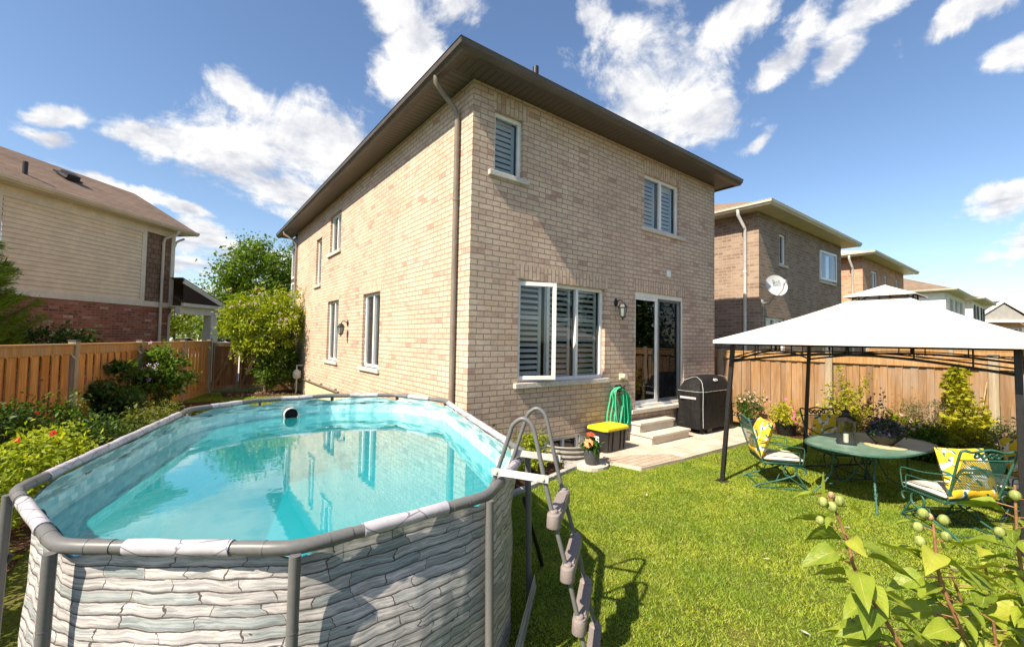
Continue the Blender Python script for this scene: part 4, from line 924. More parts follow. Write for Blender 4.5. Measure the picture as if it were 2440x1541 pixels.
for i in range(10):
    a, b, c = J[i-1], J[i], J[(i+1) % 10]; zr = 1.035; up_ = Vector((0,0,zr))
    la = min(.21, (a-b).length*.24); d1_ = (a-b).normalized(); d2_ = (c-b).normalized(); out = (b-cJ).normalized()
    m = MB(); pts = [b+d1_*la, b+d1_*.10, b+d1_*.035+d2_*.008, b+d2_*.035+d1_*.008, b+d2_*.10, b+d2_*la]
    m.tube([p+up_ for p in pts], .0275, 14); 
    for dd_ in (d1_, d2_): m.tube([b+dd_*(.115)+up_, b+dd_*.121+up_], .0288, 14)
    m.build('rim_joint', M_grey_tube, pool)
    L = (c-b).length; lb = min(.21, L*.24)
    m = MB(); m.tube([b+d2_*(lb-.01)+up_, b+d2_*(L-lb+.01)+up_], .0245, 12); m.build('rail', M_grey_tube, pool)
    m = MB(); s0, s1 = lb+.02+(.03 if L < 2 else .1), L-lb-.03
    nn = max(4, int((s1-s0)/.12)); m.tube([b+d2_*lerp(s0, s1, k/nn)+up_+Vector((0,0,.002*math.sin(k*2.3))) for k in range(nn+1)], [.0295+.001*math.sin(k*1.7) for k in range(nn+1)], 14)
    m.build('sleeve', M_sleeve, pool)
    ft = b+out*.05
    m = MB(); m.tube([b+out*.022+Vector((0,0,1.02)), ft+Vector((0,0,.0))], .0215, 12); q_ = (b+out*.022+Vector((0,0,1.02))).lerp(ft, .27); m.tube([q_, q_+Vector((0,0,.005))], .0227, 12)
    m.build('leg', M_grey_tube, pool)
for i, off in ((4, (.42,.27)), (5, (.42,.1)), (0, (-.4,-.1)), (9, (-.4,.1))):
    m = MB(); m.tube([J[i]+Vector((0,0,.72)), J[i]+Vector((off[0],off[1],.02))], .017, 8); m.build('brace', M_black, pool)
m = MB(); m.face([Vector((-1.07,-2.69,.21)), Vector((-1.06,-2.70,.12)), Vector((-1.72,-3.27,.015)), Vector((-1.76,-3.26,.10))], [(0,.1),(0,0),(.85,0),(.85,.1)]); m.build('strap', M_stone, pool)
t = MB(); c_ = Vector((-1.965,1.105,.845)); ax_ = Vector((.0,-1,0)); 
t.tube([c_, c_+ax_*.11], .078, 20, caps=False); t.tube([c_+ax_*.09, c_+ax_*.115], .092, 20, caps=False); t.tube([c_+ax_*.03, c_+ax_*.035], .078, 20); t.build('skimmer', M_galv, pool)
t = MB(); t.disc(c_+ax_*.06, .075, (0,-1,0)); t.build('skimmer_inlet', M_dark, pool)
t = MB(); t.tube([Vector((-3.345,-.33,1.0)), Vector((-3.33,-.33,.81))], .004, 6); t.build('rope', M_galv, pool)
# ---- ladder
lad = thing('pool_ladder', 'grey A frame pool ladder with four plastic steps straddling the rim', 'ladder', (0,0,0))
nearp = [(-1.875,-2.72,.05), (-1.672,-2.997,1.002), (-1.65,-3.027,1.105), (-1.612,-3.077,1.30), (-1.598,-3.095,1.365), (-1.565,-3.136,1.403), (-1.535,-3.175,1.378), (-1.518,-3.197,1.31), (-1.487,-3.237,1.092), (-1.458,-3.275,.906), (-1.409,-3.338,.632), (-1.369,-3.39,.374), (-1.315,-3.46,.0)]
off = Vector((.3005,.232,0)); ld = off.normalized(); outv = Vector((ld.y,-ld.x,0))
for k in (0, 1):
    o_ = off*k; m = MB(); P = [Vector(p)+o_ for p in nearp]
    m.tube([P[0], P[1], P[2]]+spline(P[2:9], 5)[1:]+P[9:], .0125, 12); m.build('rail', M_grey_tube, lad)
    m = MB(); a = P[2]+ld*(-.024 if k == 0 else .024); b = P[8]+ld*(-.024 if k == 0 else .024); dv_ = (b-a).normalized(); m.beam(a-dv_*.03, b+dv_*.03, .006, .042); bar = m.build('crossbar', M_galv, lad, bevel=.002)
    for q in (a, b):
        m = MB(); m.tube([q-ld*.012, q+ld*.012], .008, 8); m.build('bolt', M_galv, bar)
    def warn(n, b_, o):
        co = n.tc(); rows_ = n.math('SINE', n.math('MULTIPLY', n.new_sep(co, 2), 900.0)); g_ = n.noise(n.vm('MULTIPLY', co, (160,160,60)), 1.0, 2)
        n.put(b_.inputs['Base Color'], n.mix(n.math('MULTIPLY', n.step(rows_, .2, .5), n.step(g_, .46, .56)), (.75,.74,.72), (.25,.24,.24)))
    m = MB(); s_ = -1 if k == 0 else 1; m.beam(a+dv_*.03+ld*s_*.004, b-dv_*.03+ld*s_*.004, .004, .034); m.build('warning_label', mat('label_paper', (.7,.7,.68), .5, fn=warn), lad)
def plastic(n, b, o):
    co = n.tc(); c = n.noise(co, 120, 4, .7); n.put(b.inputs['Base Color'], n.mix(n.step(c, .4, .7), (.22,.185,.175), (.29,.25,.235))); n.put(b.inputs['Normal'], n.bump(c, .3, .004)); b.inputs['Roughness'].default_value = .6
M_plas = mat('taupe_plastic_step', (.32,.28,.27), .6, fn=plastic)
def rail_at(z):
    for a, b in zip(nearp[8:], nearp[9:]):
        if b[2] <= z <= a[2]: return Vector(a).lerp(Vector(b), (a[2]-z)/(a[2]-b[2]))
for z in (.875, .605, .345, .09):
    c = rail_at(z); m = MB()
    for k in (0, 1):
        q = c+off*k; m.lathe([(.0,.035),(.03,.035),(.037,.028),(.040,-.04),(.037,-.045),(.0,-.045)], q, 20)
        m.lathe([(.0,.05),(.022,.05),(.024,.034)], q, 14)
    M3 = Matrix((ld, outv, Vector((0,0,1)))).transposed()
    m.box(c+off*.5+Vector((0,0,-.006)), (off.length-.04, .072, .06), M3)
    m.box(c+off*.5+Vector((0,0,.028)), (off.length-.09, .060, .012), M3)
    m.build('step', M_plas, lad, bevel=.006)
# ================================================================== PATIO THINGS
def cstep(x0, x1, y0, z0, z1, label):
    m = MB(); m.box2((x0+.02,y0+.03,z0),(x1-.02,-.005,z1-.045)); o = m.build('concrete_step', M_step, None, bevel=.006); tag(o, label, 'step', 'concrete steps up to the sliding door')
    m = MB(); m.box2((x0,y0,z1-.045),(x1,-.005,z1)); m.build('tread', M_step, o, bevel=.008)
cstep(3.42,4.64,-.56,.05,.215, 'lower wide pale concrete step resting on the patio')
cstep(3.42,4.52,-.31,.215,.39, 'upper pale concrete step right below the sliding door')
# tote
t = thing('storage_tote', 'black plastic storage tote with a yellow lid under the green hose', 'storage box', (2.60,-.26,.05), R(2))
def tote(n, b, o):
    b.inputs['Base Color'].default_value = (.028,.026,.027,1); b.inputs['Roughness'].default_value = .35
M_tote = mat('black_tote', (.03,.03,.03), .35, .5, fn=tote)
m = MB(); rows = []
for z, s in ((0,.88),(.33,.97),(.335,1.0),(.355,1.0)):
    rows.append([Vector((x*.30*s, y*.20*s, z)) for x, y in ((-1,-.8),(-.85,-1),(.85,-1),(1,-.8),(1,.8),(.85,1),(-.85,1),(-1,.8))])
m.grid(rows, False, True); m.face(rows[0]); m.face(rows[-1])
for x in (-.2,-.1,.1,.2): m.box((x,-.193,.17),(.03,.012,.30), Euler((.05,0,0)))
m.build('box', M_tote, t, bevel=.004)
m = MB(); rows = []
for z, s in ((.345,1.06),(.365,1.07),(.385,1.05),(.40,.98),(.40,.0)): rows.append([Vector((x*.30*s, y*.205*s, z)) for x, y in ((-1,-.8),(-.85,-1),(.85,-1),(1,-.8),(1,.8),(.85,1),(-.85,1),(-1,.8))])
m.grid(rows, False, True)
for x in (-.18,0,.18):
    for y in (-.14,.14): m.box((x,y,.403),(.08,.02,.012))
m.build('lid', plain('yellow_lid', (.72,.58,.02), .38, .05, 30, bigamt=.1), t, bevel=.006)
m = MB(); m.box((-.292,.0,.2),(.004,.10,.10), Euler((0,-.10,0))); m.build('label_sticker', M_white, t)
# hose and holder
t = thing('hose_holder', 'small dark metal hose bracket fixed on the rear brick wall', 'hose holder', (3.16,-.005,1.0))
m = MB(); m.box((0,-.01,0),(.16,.02,.12)); m.tube([(0,-.01,.02),(0,-.14,.03),(0,-.16,.07)], .012); m.tube([(-.05,-.01,.0),(-.05,-.12,.0)], .01); m.tube([(.05,-.01,.0),(.05,-.12,.0)], .01); m.build('bracket', M_black, t)
m = MB(); rr = random.Random(3)
for i in range(6):
    y = -.05-.011*i; xl = 2.83+.035*(i % 5)+rr.uniform(-.01,.01); xr = 3.41-.028*((i*3) % 6)+rr.uniform(-.01,.01); zb = .36+.035*rr.random()
    xm = 3.10+.05*rr.uniform(-1,1)
    P = [(xm-.06,y,1.02),(xm-.17,y,.95),(xl+.06,y,.78),(xl,y,.55),(xl+.0,y-.0,.42),(xl+.05,y,zb),(xl+.13,y,.42),(lerp(xl,xr,.38),y,.60)] if i % 2 == 0 else [(xm,y,1.03),(xm-.12,y,.97),(xl+.14,y,.75),(lerp(xl,xr,.35),y,.50),(lerp(xl,xr,.5),y,.37),(lerp(xl,xr,.62),y,.5),(lerp(xl,xr,.7),y,.7)]
    P2 = [(xm+.02,y-.004,.98),(xm+.12,y-.004,.97),(xr-.03,y,.84),(xr,y,.62),(xr+.02,y,.45),(xr-.02,y,zb-.02),(xr-.09,y,.40),(xr-.1,y,.62),(xm+.08,y,.9)]
    m.tube(spline(P, 6), .0125, 8); m.tube(spline(P2, 6), .0125, 8)
def hosem(n, b, o):
    u = n.new_sep(n.tc('UV'), 1); n.put(b.inputs['Base Color'], n.mix(n.step(n.math('ABSOLUTE', n.math('SUBTRACT', u, .5)), .1, .04), (.02,.42,.20), (.45,.7,.5))); b.inputs['Roughness'].default_value = .35
tag(m.build('garden_hose', mat('green_hose', (.02,.4,.2), .35, fn=hosem)), 'bright green garden hose coiled on the wall bracket above the yellow lidded tote', 'hose')
# window well
m = MB(); pts = arc((1.92,-.02,0), .40, math.pi, math.pi*2, 18, (1.15,0,0), (0,1,0)); 
rows = []
for k in range(25):
    z = -.02+.30*k/24*.82; w = .018*math.sin(k/24*math.pi*2*3.5)
    rows.append([Vector((p.x+(p.x-1.92)*w*2, p.y+(p.y)*w*2, z)) for p in [Vector(q) for q in pts]])
m.grid(rows); tag(m.build('window_well', plain('dull_galvanised', (.27,.25,.22), .55, .15, 14)), 'corrugated galvanised metal window well in front of the basement window', 'window well')
# flower pot
m = MB(); m.prism([(1.72+.26*math.cos(a*math.pi/8), -.72+.2*math.sin(a*math.pi/8)) for a in range(16)], 0, .05); tag(m.build('stepping_stone', M_step, bevel=.01), 'round pale stepping stone under the small dark pot', 'stepping stone')
t = thing('flower_pot', 'small charcoal pot of orange and red gerberas beside the tote', 'flower pot', (1.72,-.70,.05))
m = MB(); m.lathe([(.0,.0),(.085,.0),(.098,.02),(.112,.10),(.115,.17),(.108,.215),(.10,.22),(.096,.20),(.0,.20)], seg=28)
m.build('pot', plain('charcoal_pot', (.06,.062,.066), .45, .15, 20), t)
M_gerb = leafmat('gerbera_leaf', (.03,.09,.012), (.06,.15,.02), (.1,.2,.03))
rg = np.random.default_rng(5); cc = rg.normal(size=(170,3))*[.055,.055,.05]+[0,0,.27]; leaf_mesh('foliage', cc, .085, M_gerb, t, .4, .1, rng=rg)
def flower(parent, c, nrm, r, col, n=14, centre=(.15,.08,.02), name='flower'):
    m = MB(); nrm = Vector(nrm).normalized(); x = nrm.cross(Vector((.13,.2,1))).normalized(); y = nrm.cross(x); c = Vector(c)
    for k in range(n):
        a = 2*math.pi*k/n+random.uniform(-.1,.1); dr = x*math.cos(a)+y*math.sin(a); sd = nrm.cross(dr); L = r*random.uniform(.85,1.1)
        m.face([c+dr*r*.15, c+dr*L*.6+sd*r*.17-nrm*r*.05, c+dr*L-nrm*r*.12, c+dr*L*.6-sd*r*.17-nrm*r*.05])
    o = m.build(name, mat('petal_%.2f_%.2f_%.2f' % col, col, .7, .08), parent)
    m = MB(); m.ball(c+nrm*r*.05, (r*.2,)*3, 8, 5); m.build('flower_centre', mat('flower_eye', centre, .7), o)
for c, nn, col in (((-.13,-.06,.33),(-.5,-.7,.5),(.95,.36,.16)), ((.0,.02,.43),(-.1,-.3,1),(.80,.09,.03))):
    flower(t, c, nn, .075, col, 18)
    m = MB(); m.tube([(0,0,.2),(c[0]*.8,c[1]*.8,c[2]-.02)], .005); m.build('stem', M_gerb, t)
# covered grill
t = thing('covered_barbecue', 'barbecue under a black fabric cover with white piping, right of the steps', 'barbecue', (5.60,-.33,.05))
def fabric(n, b, o):
    co = n.tc(); w = n.noise(n.vm('MULTIPLY', co, (7,7,1.2)), 1.0, 4, .55, 1.2); w2 = n.noise(co, 5, 4, .6, 1.0)
    b.inputs['Base Color'].default_value = (.014,.0135,.0135,1); b.inputs['Roughness'].default_value = .6; b.inputs['Specular IOR Level'].default_value = .2
    n.put(b.inputs['Normal'], n.bump(n.math('ADD', w, n.math('MULTIPLY', w2, .6)), .7, .06))
M_cover = mat('black_cover_fabric', (.022,.021,.021), .55, fn=fabric)
hx, hy = .66, .28; rr = random.Random(9)
prof = [(1.0,.10),(1.02,.16),(1.0,.35),(.985,.6),(1.0,.80),(1.0,.83),(.97,.86),(.88,.93),(.74,1.03),(.58,1.095),(.34,1.125),(.0,1.13)]
rows = []
def ring(sx, sy, z, wv):
    out = []
    for k in range(64):
        a = 2*math.pi*k/64; cx_, sy_ = math.cos(a), math.sin(a); e = .28
        x = math.copysign(abs(cx_)**e, cx_)*hx*sx; y = math.copysign(abs(sy_)**e, sy_)*hy*sy
        f = 1+wv*(.026*math.sin(k*1.35+z*3)+.020*math.sin(k*.7+1+z*2)+.012*math.sin(k*2.9+z*6))
        out.append(Vector((x*f, y*f, z)))
    return out
for s, z in prof: rows.append(ring(s if z < .86 else 1-(1-s)*.85, s if z < .9 else s, z, max(0, 1-z/.9)+.45))
m = MB(); m.grid(rows, True, True); cov = m.build('cover', M_cover, t)
m = MB()
for s, z in ((1.006,.83),): m.tube(ring(s, s, z, .5), .0028, 6, closed=True)
m.tube(spline([(-hx*.92,-hy*1.0,.14),(-hx*.935,-hy*1.0,.5),(-hx*.94,-hy*1.02,.83),(-hx*.9,-hy*.93,.93),(-hx*.84,-hy*.78,1.02),(-hx*.8,-hy*.5,1.085),(-hx*.66,0,1.105),(-hx*.8,hy*.6,1.03)], 6), .0036, 6)
m.tube(spline([(hx*.93,-hy*1.02,.83),(hx*.88,-hy*.9,.95),(hx*.82,-hy*.6,1.07),(hx*.8,0,1.105)], 6), .002, 6); m.build('piping', plain('white_piping', (.7,.7,.68), .6), t)
m = MB(); m.box((-hx*1.025,.0,.70),(.012,.34,.045)); m.build('handle', plain('grey_strap', (.45,.43,.45), .6), t, bevel=.004)
m = MB(); m.tube(spline([(-.08,-hy*.72,1.05),(-.02,-hy*.66,1.065),(.05,-hy*.70,1.055),(.06,-hy*.78,1.03),(-.06,-hy*.8,1.02),(-.08,-hy*.72,1.05)], 5), .006, 6); m.box((-.01,-hy*.75,1.045),(.08,.02,.02), Euler((.6,0,0))); m.build('emblem', MATS['white_piping'], t)
for x in (-.5,.5):
    for y in (-.2,.2):
        m = MB(); m.tube([(x-.015,y,.04),(x+.015,y,.04)], .04, 14); m.tube([(x,y,.05),(x,y,.2)], .01); m.build('wheel', M_black, t)
m = MB(); m.box((-.28,-.18,.10),(.18,.12,.14)); m.build('side_box', M_black, t)
# ================================================================== GAZEBO
gz = thing('gazebo', 'white canopy gazebo on black metal posts over the patio table', 'gazebo', (0,0,0))
posts = [((2.71,-2.12),(2.85,-2.20)), ((5.36,-2.2),(5.37,-2.28)), ((2.87,-4.72),(2.93,-4.70)), ((5.45,-4.9),(5.42,-4.85))]
ZT = 1.86
for f, tp in posts:
    m = MB(); m.beam((f[0],f[1],0), (tp[0],tp[1],ZT), .05, .05, (0,1,0)); p = m.build('post', M_black, gz, bevel=.005)
    m = MB(); m.box((f[0],f[1],.006),(.14,.14,.012)); m.build('base_plate', M_black, p)
def lattice(a, b):
    a = Vector((a[0],a[1],0)); b = Vector((b[0],b[1],0)); n = 18; m = MB()
    top = [a.lerp(b, t/n)+Vector((0,0,ZT-.025)) for t in range(n+1)]
    low = [a.lerp(b, t/n)+Vector((0,0,1.60+.14*math.sin(math.pi*t/n))) for t in range(n+1)]
    mid = [a.lerp(b, t/n)+Vector((0,0,1.655+.115*math.sin(math.pi*t/n))) for t in range(n+1)]
    m.tube(top, .016, 4); m.tube(low, .014, 4); m.tube(mid, .008, 4)
    for t in (2,5,8,10,13,16): m.tube([top[t], low[t]], .007, 4)
    m.tube([top[9], low[9]], .018, 4)
    m.build('rail', M_black, gz)
lattice((2.85,-2.2),(5.37,-2.28)); lattice((2.85,-2.2),(2.93,-4.70)); lattice((2.93,-4.7),(5.42,-4.85)); lattice((5.37,-2.28),(5.42,-4.85))
def canvas(n, b, o):
    co = n.tc(); w = n.noise(co, 3, 4, .6); b.inputs['Base Color'].default_value = (.80,.76,.73,1); b.inputs['Roughness'].default_value = .8
    n.put(b.inputs['Normal'], n.bump(n.math('ADD', w, n.math('MULTIPLY', n.noise(n.vm('MULTIPLY', co, (1,1,3)), 9, 4), .25)), .4, .05)); n.put(b.inputs['Base Color'], n.mix(n.step(n.noise(co, 1.6, 5, .65), .45, .75), (.78,.735,.705), (.70,.65,.62)))
    tr = n.new('ShaderNodeBsdfTranslucent'); tr.inputs[0].default_value = (.5,.42,.36,1); mx = n.new('ShaderNodeMixShader'); mx.inputs[0].default_value = .18
    n.put(mx.inputs[1], b.outputs[0]); n.put(mx.inputs[2], tr.outputs[0]); n.put(o.inputs[0], mx.outputs[0])
M_canvas = mat('pale_canvas', (.8,.76,.73), .8, fn=canvas)
cx, cy = 4.14, -3.53; X0, X1, Y0, Y1 = 2.50, 5.46, -4.98, -2.10
def canopy(m, hx0, hx1, hy0, hy1, zb, tx0, tx1, ty0, ty1, zt, conc, n=12, edge=.0):
    rows = []
    for i in range(n+1):
        t = i/n; z = zb+(zt-zb)*(t-conc*math.sin(math.pi*t)); r = []
        a, b, c, d_ = lerp(hx0,tx0,t), lerp(hx1,tx1,t), lerp(hy0,ty0,t), lerp(hy1,ty1,t)
        K = 12
        for k in range(K): s = k/K; r.append((lerp(a,b,s), c, z-.025*(1-t)*math.sin(math.pi*s)*0))
        for k in range(K): s = k/K; r.append((b, lerp(c,d_,s), z))
        for k in range(K): s = k/K; r.append((lerp(b,a,s), d_, z))
        for k in range(K): s = k/K; r.append((a, lerp(d_,c,s), z))
        rows.append(r)
    rows.insert(0, [(p[0],p[1],p[2]-edge) for p in rows[0]])
    m.grid(rows, False, True)
m = MB(); canopy(m, X0,X1,Y0,Y1, 1.875, cx-.27,cx+.27,cy-.27,cy+.27, 2.435, .045, edge=.035); cn = m.build('canopy', M_canvas, gz); cn.modifiers.new('t','SOLIDIFY').thickness = .003
m = MB(); canopy(m, cx-.35,cx+.35,cy-.35,cy+.35, 2.485, cx-.01,cx+.01,cy-.01,cy+.01, 2.635, .03, n=8, edge=.012); cn = m.build('vent_cap', M_canvas, gz); cn.modifiers.new('t','SOLIDIFY').thickness = .003
m = MB()
for sx, sy in ((-1,-1),(-1,1),(1,-1),(1,1),(-1,0),(1,0),(0,1),(0,-1)):
    m.tube([(cx+sx*.34,cy+sy*.34,2.475),(cx,cy,2.61)], .009, 5)
    m.tube([(cx+sx*.27,cy+sy*.27,2.42),(cx+sx*.27,cy+sy*.27,2.51)], .009, 5)
for sx, sy, f in ((-1,1,posts[0][1]),(1,1,posts[1][1]),(-1,-1,posts[2][1]),(1,-1,posts[3][1])): m.tube([(f[0],f[1],ZT),(cx+sx*.27,cy+sy*.27,2.41)], .014, 5)
m.tube([(cx-.27,cy-.27,2.455),(cx+.27,cy-.27,2.455),(cx+.27,cy+.27,2.455),(cx-.27,cy+.27,2.455)], .011, 5, closed=True); m.build('roof_frame', M_black, gz)
m = MB()
for sx, sy in ((0,0),(0,1),(1,0),(1,1)):
    a = Vector((X0 if sx == 0 else X1, Y0 if sy == 0 else Y1, 0)); b = Vector((cx+(-.27 if sx == 0 else .27), cy+(-.27 if sy == 0 else .27), 0)); P = []
    for i in range(13):
        t_ = i/12; P.append(a.lerp(b, t_)+Vector((0,0,1.875+.56*(t_-.045*math.sin(math.pi*t_))+.003)))
    m = MB(); m.tube(P, .005, 5); m.build('seam', M_canvas, gz)
# ================================================================== PATIO TABLE
M_verd = plain('verdigris_metal', (.035,.115,.085), .45, .25, 40, bigamt=.25)
M_verdk = plain('dark_green_metal', (.02,.055,.045), .4, .2, 40)
tt = thing('patio_table', 'oval green metal patio table with twisted legs under the gazebo', 'table', (3.68,-3.46,0), R(-10))
def sup(a, b, n, e=.72): return [(math.copysign(abs(math.cos(2*math.pi*k/n))**e, math.cos(2*math.pi*k/n))*a, math.copysign(abs(math.sin(2*math.pi*k/n))**e, math.sin(2*math.pi*k/n))*b) for k in range(n)]
def tabletop(n, b, o):
    co = n.tc(); c = n.noise(co, 6, 6, .7); f = n.vor(co, 90); 
    col = n.ramp(c, [(.3,(.09,.165,.125)), (.55,(.13,.22,.17)), (.75,(.21,.30,.245))]); n.put(b.inputs['Base Color'], n.mix(n.step(f, .3, .1), col, n.mix(1.0, col, (.6,.6,.6), 'MULTIPLY'))); b.inputs['Roughness'].default_value = .42
m = MB(); m.prism(sup(.83,.50,72), .636, .65); m.build('tabletop', mat('table_green', (.1,.3,.22), .4, fn=tabletop), tt)
m = MB(); m.tube([(x,y,.642) for x, y in sup(.835,.505,72)], .014, 8, closed=True); m.build('rim', M_verd, tt)
def twist(pts, r, turns): # two strands wound round each other
    m = MB(); P = spline(pts, 8); n = len(P)
    for ph in (0, math.pi):
        m.tube([p+Vector((math.cos(ph+turns*2*math.pi*i/n), math.sin(ph+turns*2*math.pi*i/n), 0))*r*.6 for i, p in enumerate(P)], r*.62, 6)
    return m
for sx in (-1, 1):
    for sy in (-1, 1):
        m = twist([(sx*.38,sy*.2,.63),(sx*.40,sy*.21,.45),(sx*.44,sy*.23,.25),(sx*.60,sy*.31,.06),(sx*.66,sy*.34,.01)], .013, 12); m.build('leg', M_verd, tt)
        m = twist([(sx*.06,sy*.05,.63),(sx*.07,sy*.06,.42),(sx*.2,sy*.14,.2),(sx*.42,sy*.24,.14)], .011, 10); m.build('stretcher', M_verd, tt)
m = MB(); m.lathe([(.0,.005),(.19,.005),(.2,.0)], (.0,.0,.651), 32); tag(m.build('placemat', plain('straw_placemat', (.42,.38,.22), .85, .2, 60), None), 'round straw coloured placemat under the flower bowl on the green table', 'placemat').location = (3.62,-3.62,.002)
# lantern
t = thing('lantern', 'black metal lantern with two white candles on the green table', 'lantern', (3.38,-3.30,.651), R(20))
m = MB(); m.box((0,0,.01),(.19,.19,.02))
for x in (-1,1):
    for y in (-1,1): m.box((x*.08,y*.08,.14),(.012,.012,.26))
m.box((0,0,.275),(.185,.185,.015)); m.lathe([(.12,.28),(.05,.335),(.045,.34)], seg=4, smooth=False); m.box((0,0,.36),(.07,.07,.045)); m.lathe([(.055,.385),(.01,.41)], seg=4, smooth=False); m.tube(arc((0,0,.42), .03, 0, 2*math.pi, 12), .004); m.build('frame', M_black, t)
for x, h in ((-.03,.10),(.03,.085)):
    m = MB(); m.tube([(x,.0,.02),(x,.0,.02+h)], .025, 14); m.build('candle', mat('wax', (.75,.72,.62), .5), t)
m = MB()
for x in (-1,1): m.face([(x*.078,-.075,.02),(x*.078,.075,.02),(x*.078,.075,.265),(x*.078,-.075,.265)]); m.face([(-.075,x*.078,.02),(.075,x*.078,.02),(.075,x*.078,.265),(-.075,x*.078,.265)])
m.build('pane', glass('lantern_glass', (.8,.82,.8)), t)
# bowl
t = thing('flower_bowl', 'black wire bowl of small purple flowers in the middle of the green table', 'flower bowl', (3.68,-3.60,.655))
m = MB(); m.lathe([(.0,.0),(.08,.0),(.085,.015),(.12,.05),(.165,.10),(.19,.15),(.18,.15),(.0,.13)], seg=28); m.build('bowl', M_black, t)
m = MB(); m.tube(arc((0,0,.15), .19, 0, math.pi, 16, (1,0,0), (0,0,1.2)), .004, 6); m.tube([(.19*math.cos(a*math.pi/12),.19*math.sin(a*math.pi/12),.15) for a in range(24)], .007, 6, closed=True); m.build('handle', M_black, t)
rg = np.random.default_rng(8); q = rg.normal(size=(1500,3)); q /= np.linalg.norm(q,axis=1,keepdims=True); q[:,2] = abs(q[:,2]); q = q*(.12+.11*rg.random((1500,1)))*[1,1,.85]+[0,0,.13]
leaf_mesh('foliage', q[:1100], .028, leafmat('lobelia_leaf', (.02,.05,.015), (.04,.09,.02), (.07,.13,.03)), t, .4, rng=rg)
leaf_mesh('blossom', q[1100:]+[0,0,.02], .022, leafmat('lobelia_petal', (.13,.09,.32), (.2,.14,.42), (.3,.25,.5)), t, .9, rng=rg)
# ================================================================== CHAIRS
def lemon(n, b, o):
    uv = n.tc('UV'); v = n.new('ShaderNodeTexVoronoi'); uvd = n.vm('ADD', uv, n.vm('SCALE', n.noise(uv, 8, 2, out=1), .02)); n.put(v.inputs['Vector'], uvd); v.inputs['Scale'].default_value = 10.5; v.inputs['Randomness'].default_value = .75
    l = n.step(v.outputs['Distance'], .66, .61); wy = n.mix(n.noise(uv, 25, 3), (.62,.36,.01), (.80,.55,.03))
    col = n.mix(l, (.74,.70,.66), wy)
    w = n.new('ShaderNodeTexWave'); n.put(w.inputs[0], n.mapping(uv, rot=(0,0,.6))); w.inputs['Scale'].default_value = 2.6; w.inputs['Distortion'].default_value = 7; w.inputs['Detail'].default_value = 1.5
    col = n.mix(n.math('MULTIPLY', n.step(w.outputs[1], .86, .9), n.step(n.noise(uv, 11, 1), .50, .53)), col, (.02,.12,.14))
    n.put(b.inputs['Base Color'], col); b.inputs['Roughness'].default_value = .8; n.put(b.inputs['Normal'], n.bump(n.noise(uv, 9, 3), .5, .02))
M_lemon = mat('lemon_print', (.8,.55,.05), .8, fn=lemon)
def strip(n, b, o):
    u = n.new_sep(n.tc(), 0); f = n.math('FRACT', n.math('ADD', n.math('MULTIPLY', u, 4.4), .5)); w = n.math('ABSOLUTE', n.math('SUBTRACT', f, .5))
    c = n.mix(n.step(w, .12, .10), (.66,.62,.52), (.50,.47,.44)); c = n.mix(n.step(n.math('ABSOLUTE', n.math('SUBTRACT', w, .14)), .028, .02), c, (.045,.035,.04)); n.put(b.inputs['Base Color'], c); b.inputs['Roughness'].default_value = .85; n.put(b.inputs['Normal'], n.bump(n.noise(n.tc(), 12, 3), .3, .01))
M_stripe = mat('striped_cushion', (.7,.66,.55), .85, fn=strip)
def meshm(n, b, o):
    uv = n.mapping(n.tc('UV'), rot=(0,0,R(45)), scale=(1,1,1)); v = n.vor(uv, 62, rnd=0)
    b.inputs['Base Color'].default_value = (.035,.13,.10,1); b.inputs['Roughness'].default_value = .45
    tr = n.new('ShaderNodeBsdfTransparent'); mx = n.new('ShaderNodeMixShader'); n.put(mx.inputs[0], n.step(v, .40, .34)); n.put(mx.inputs[1], b.outputs[0]); n.put(mx.inputs[2], tr.outputs[0]); n.put(o.inputs[0], mx.outputs[0])
M_mesh = mat('expanded_metal_mesh', (.04,.18,.13), .45, fn=meshm)
def pillow(m, w, d_, h, n=14, uvs=1.0, puff=.55):
    for s in (1, -1):
        rows = []
        for i in range(n+1):
            r = []
            for j in range(n+1):
                x = 2*i/n-1; y = 2*j/n-1
                e = (max(0, (1-abs(x)**3.2))*max(0, (1-abs(y)**3.2)))**puff
                k = 1-.05*(1-abs(x))*(abs(y) > .9)-.05*(1-abs(y))*(abs(x) > .9)
                r.append(Vector((x*w/2*k, y*d_/2*k, s*h/2*e)))
            rows.append(r)
        if s < 0: rows = rows[::-1]
        R_ = rows
        m.grid(rows, True, False, uvf=lambda i, j, R_=R_: (R_[min(i,n)][min(j,n)].x*uvs, R_[min(i,n)][min(j,n)].y*uvs))
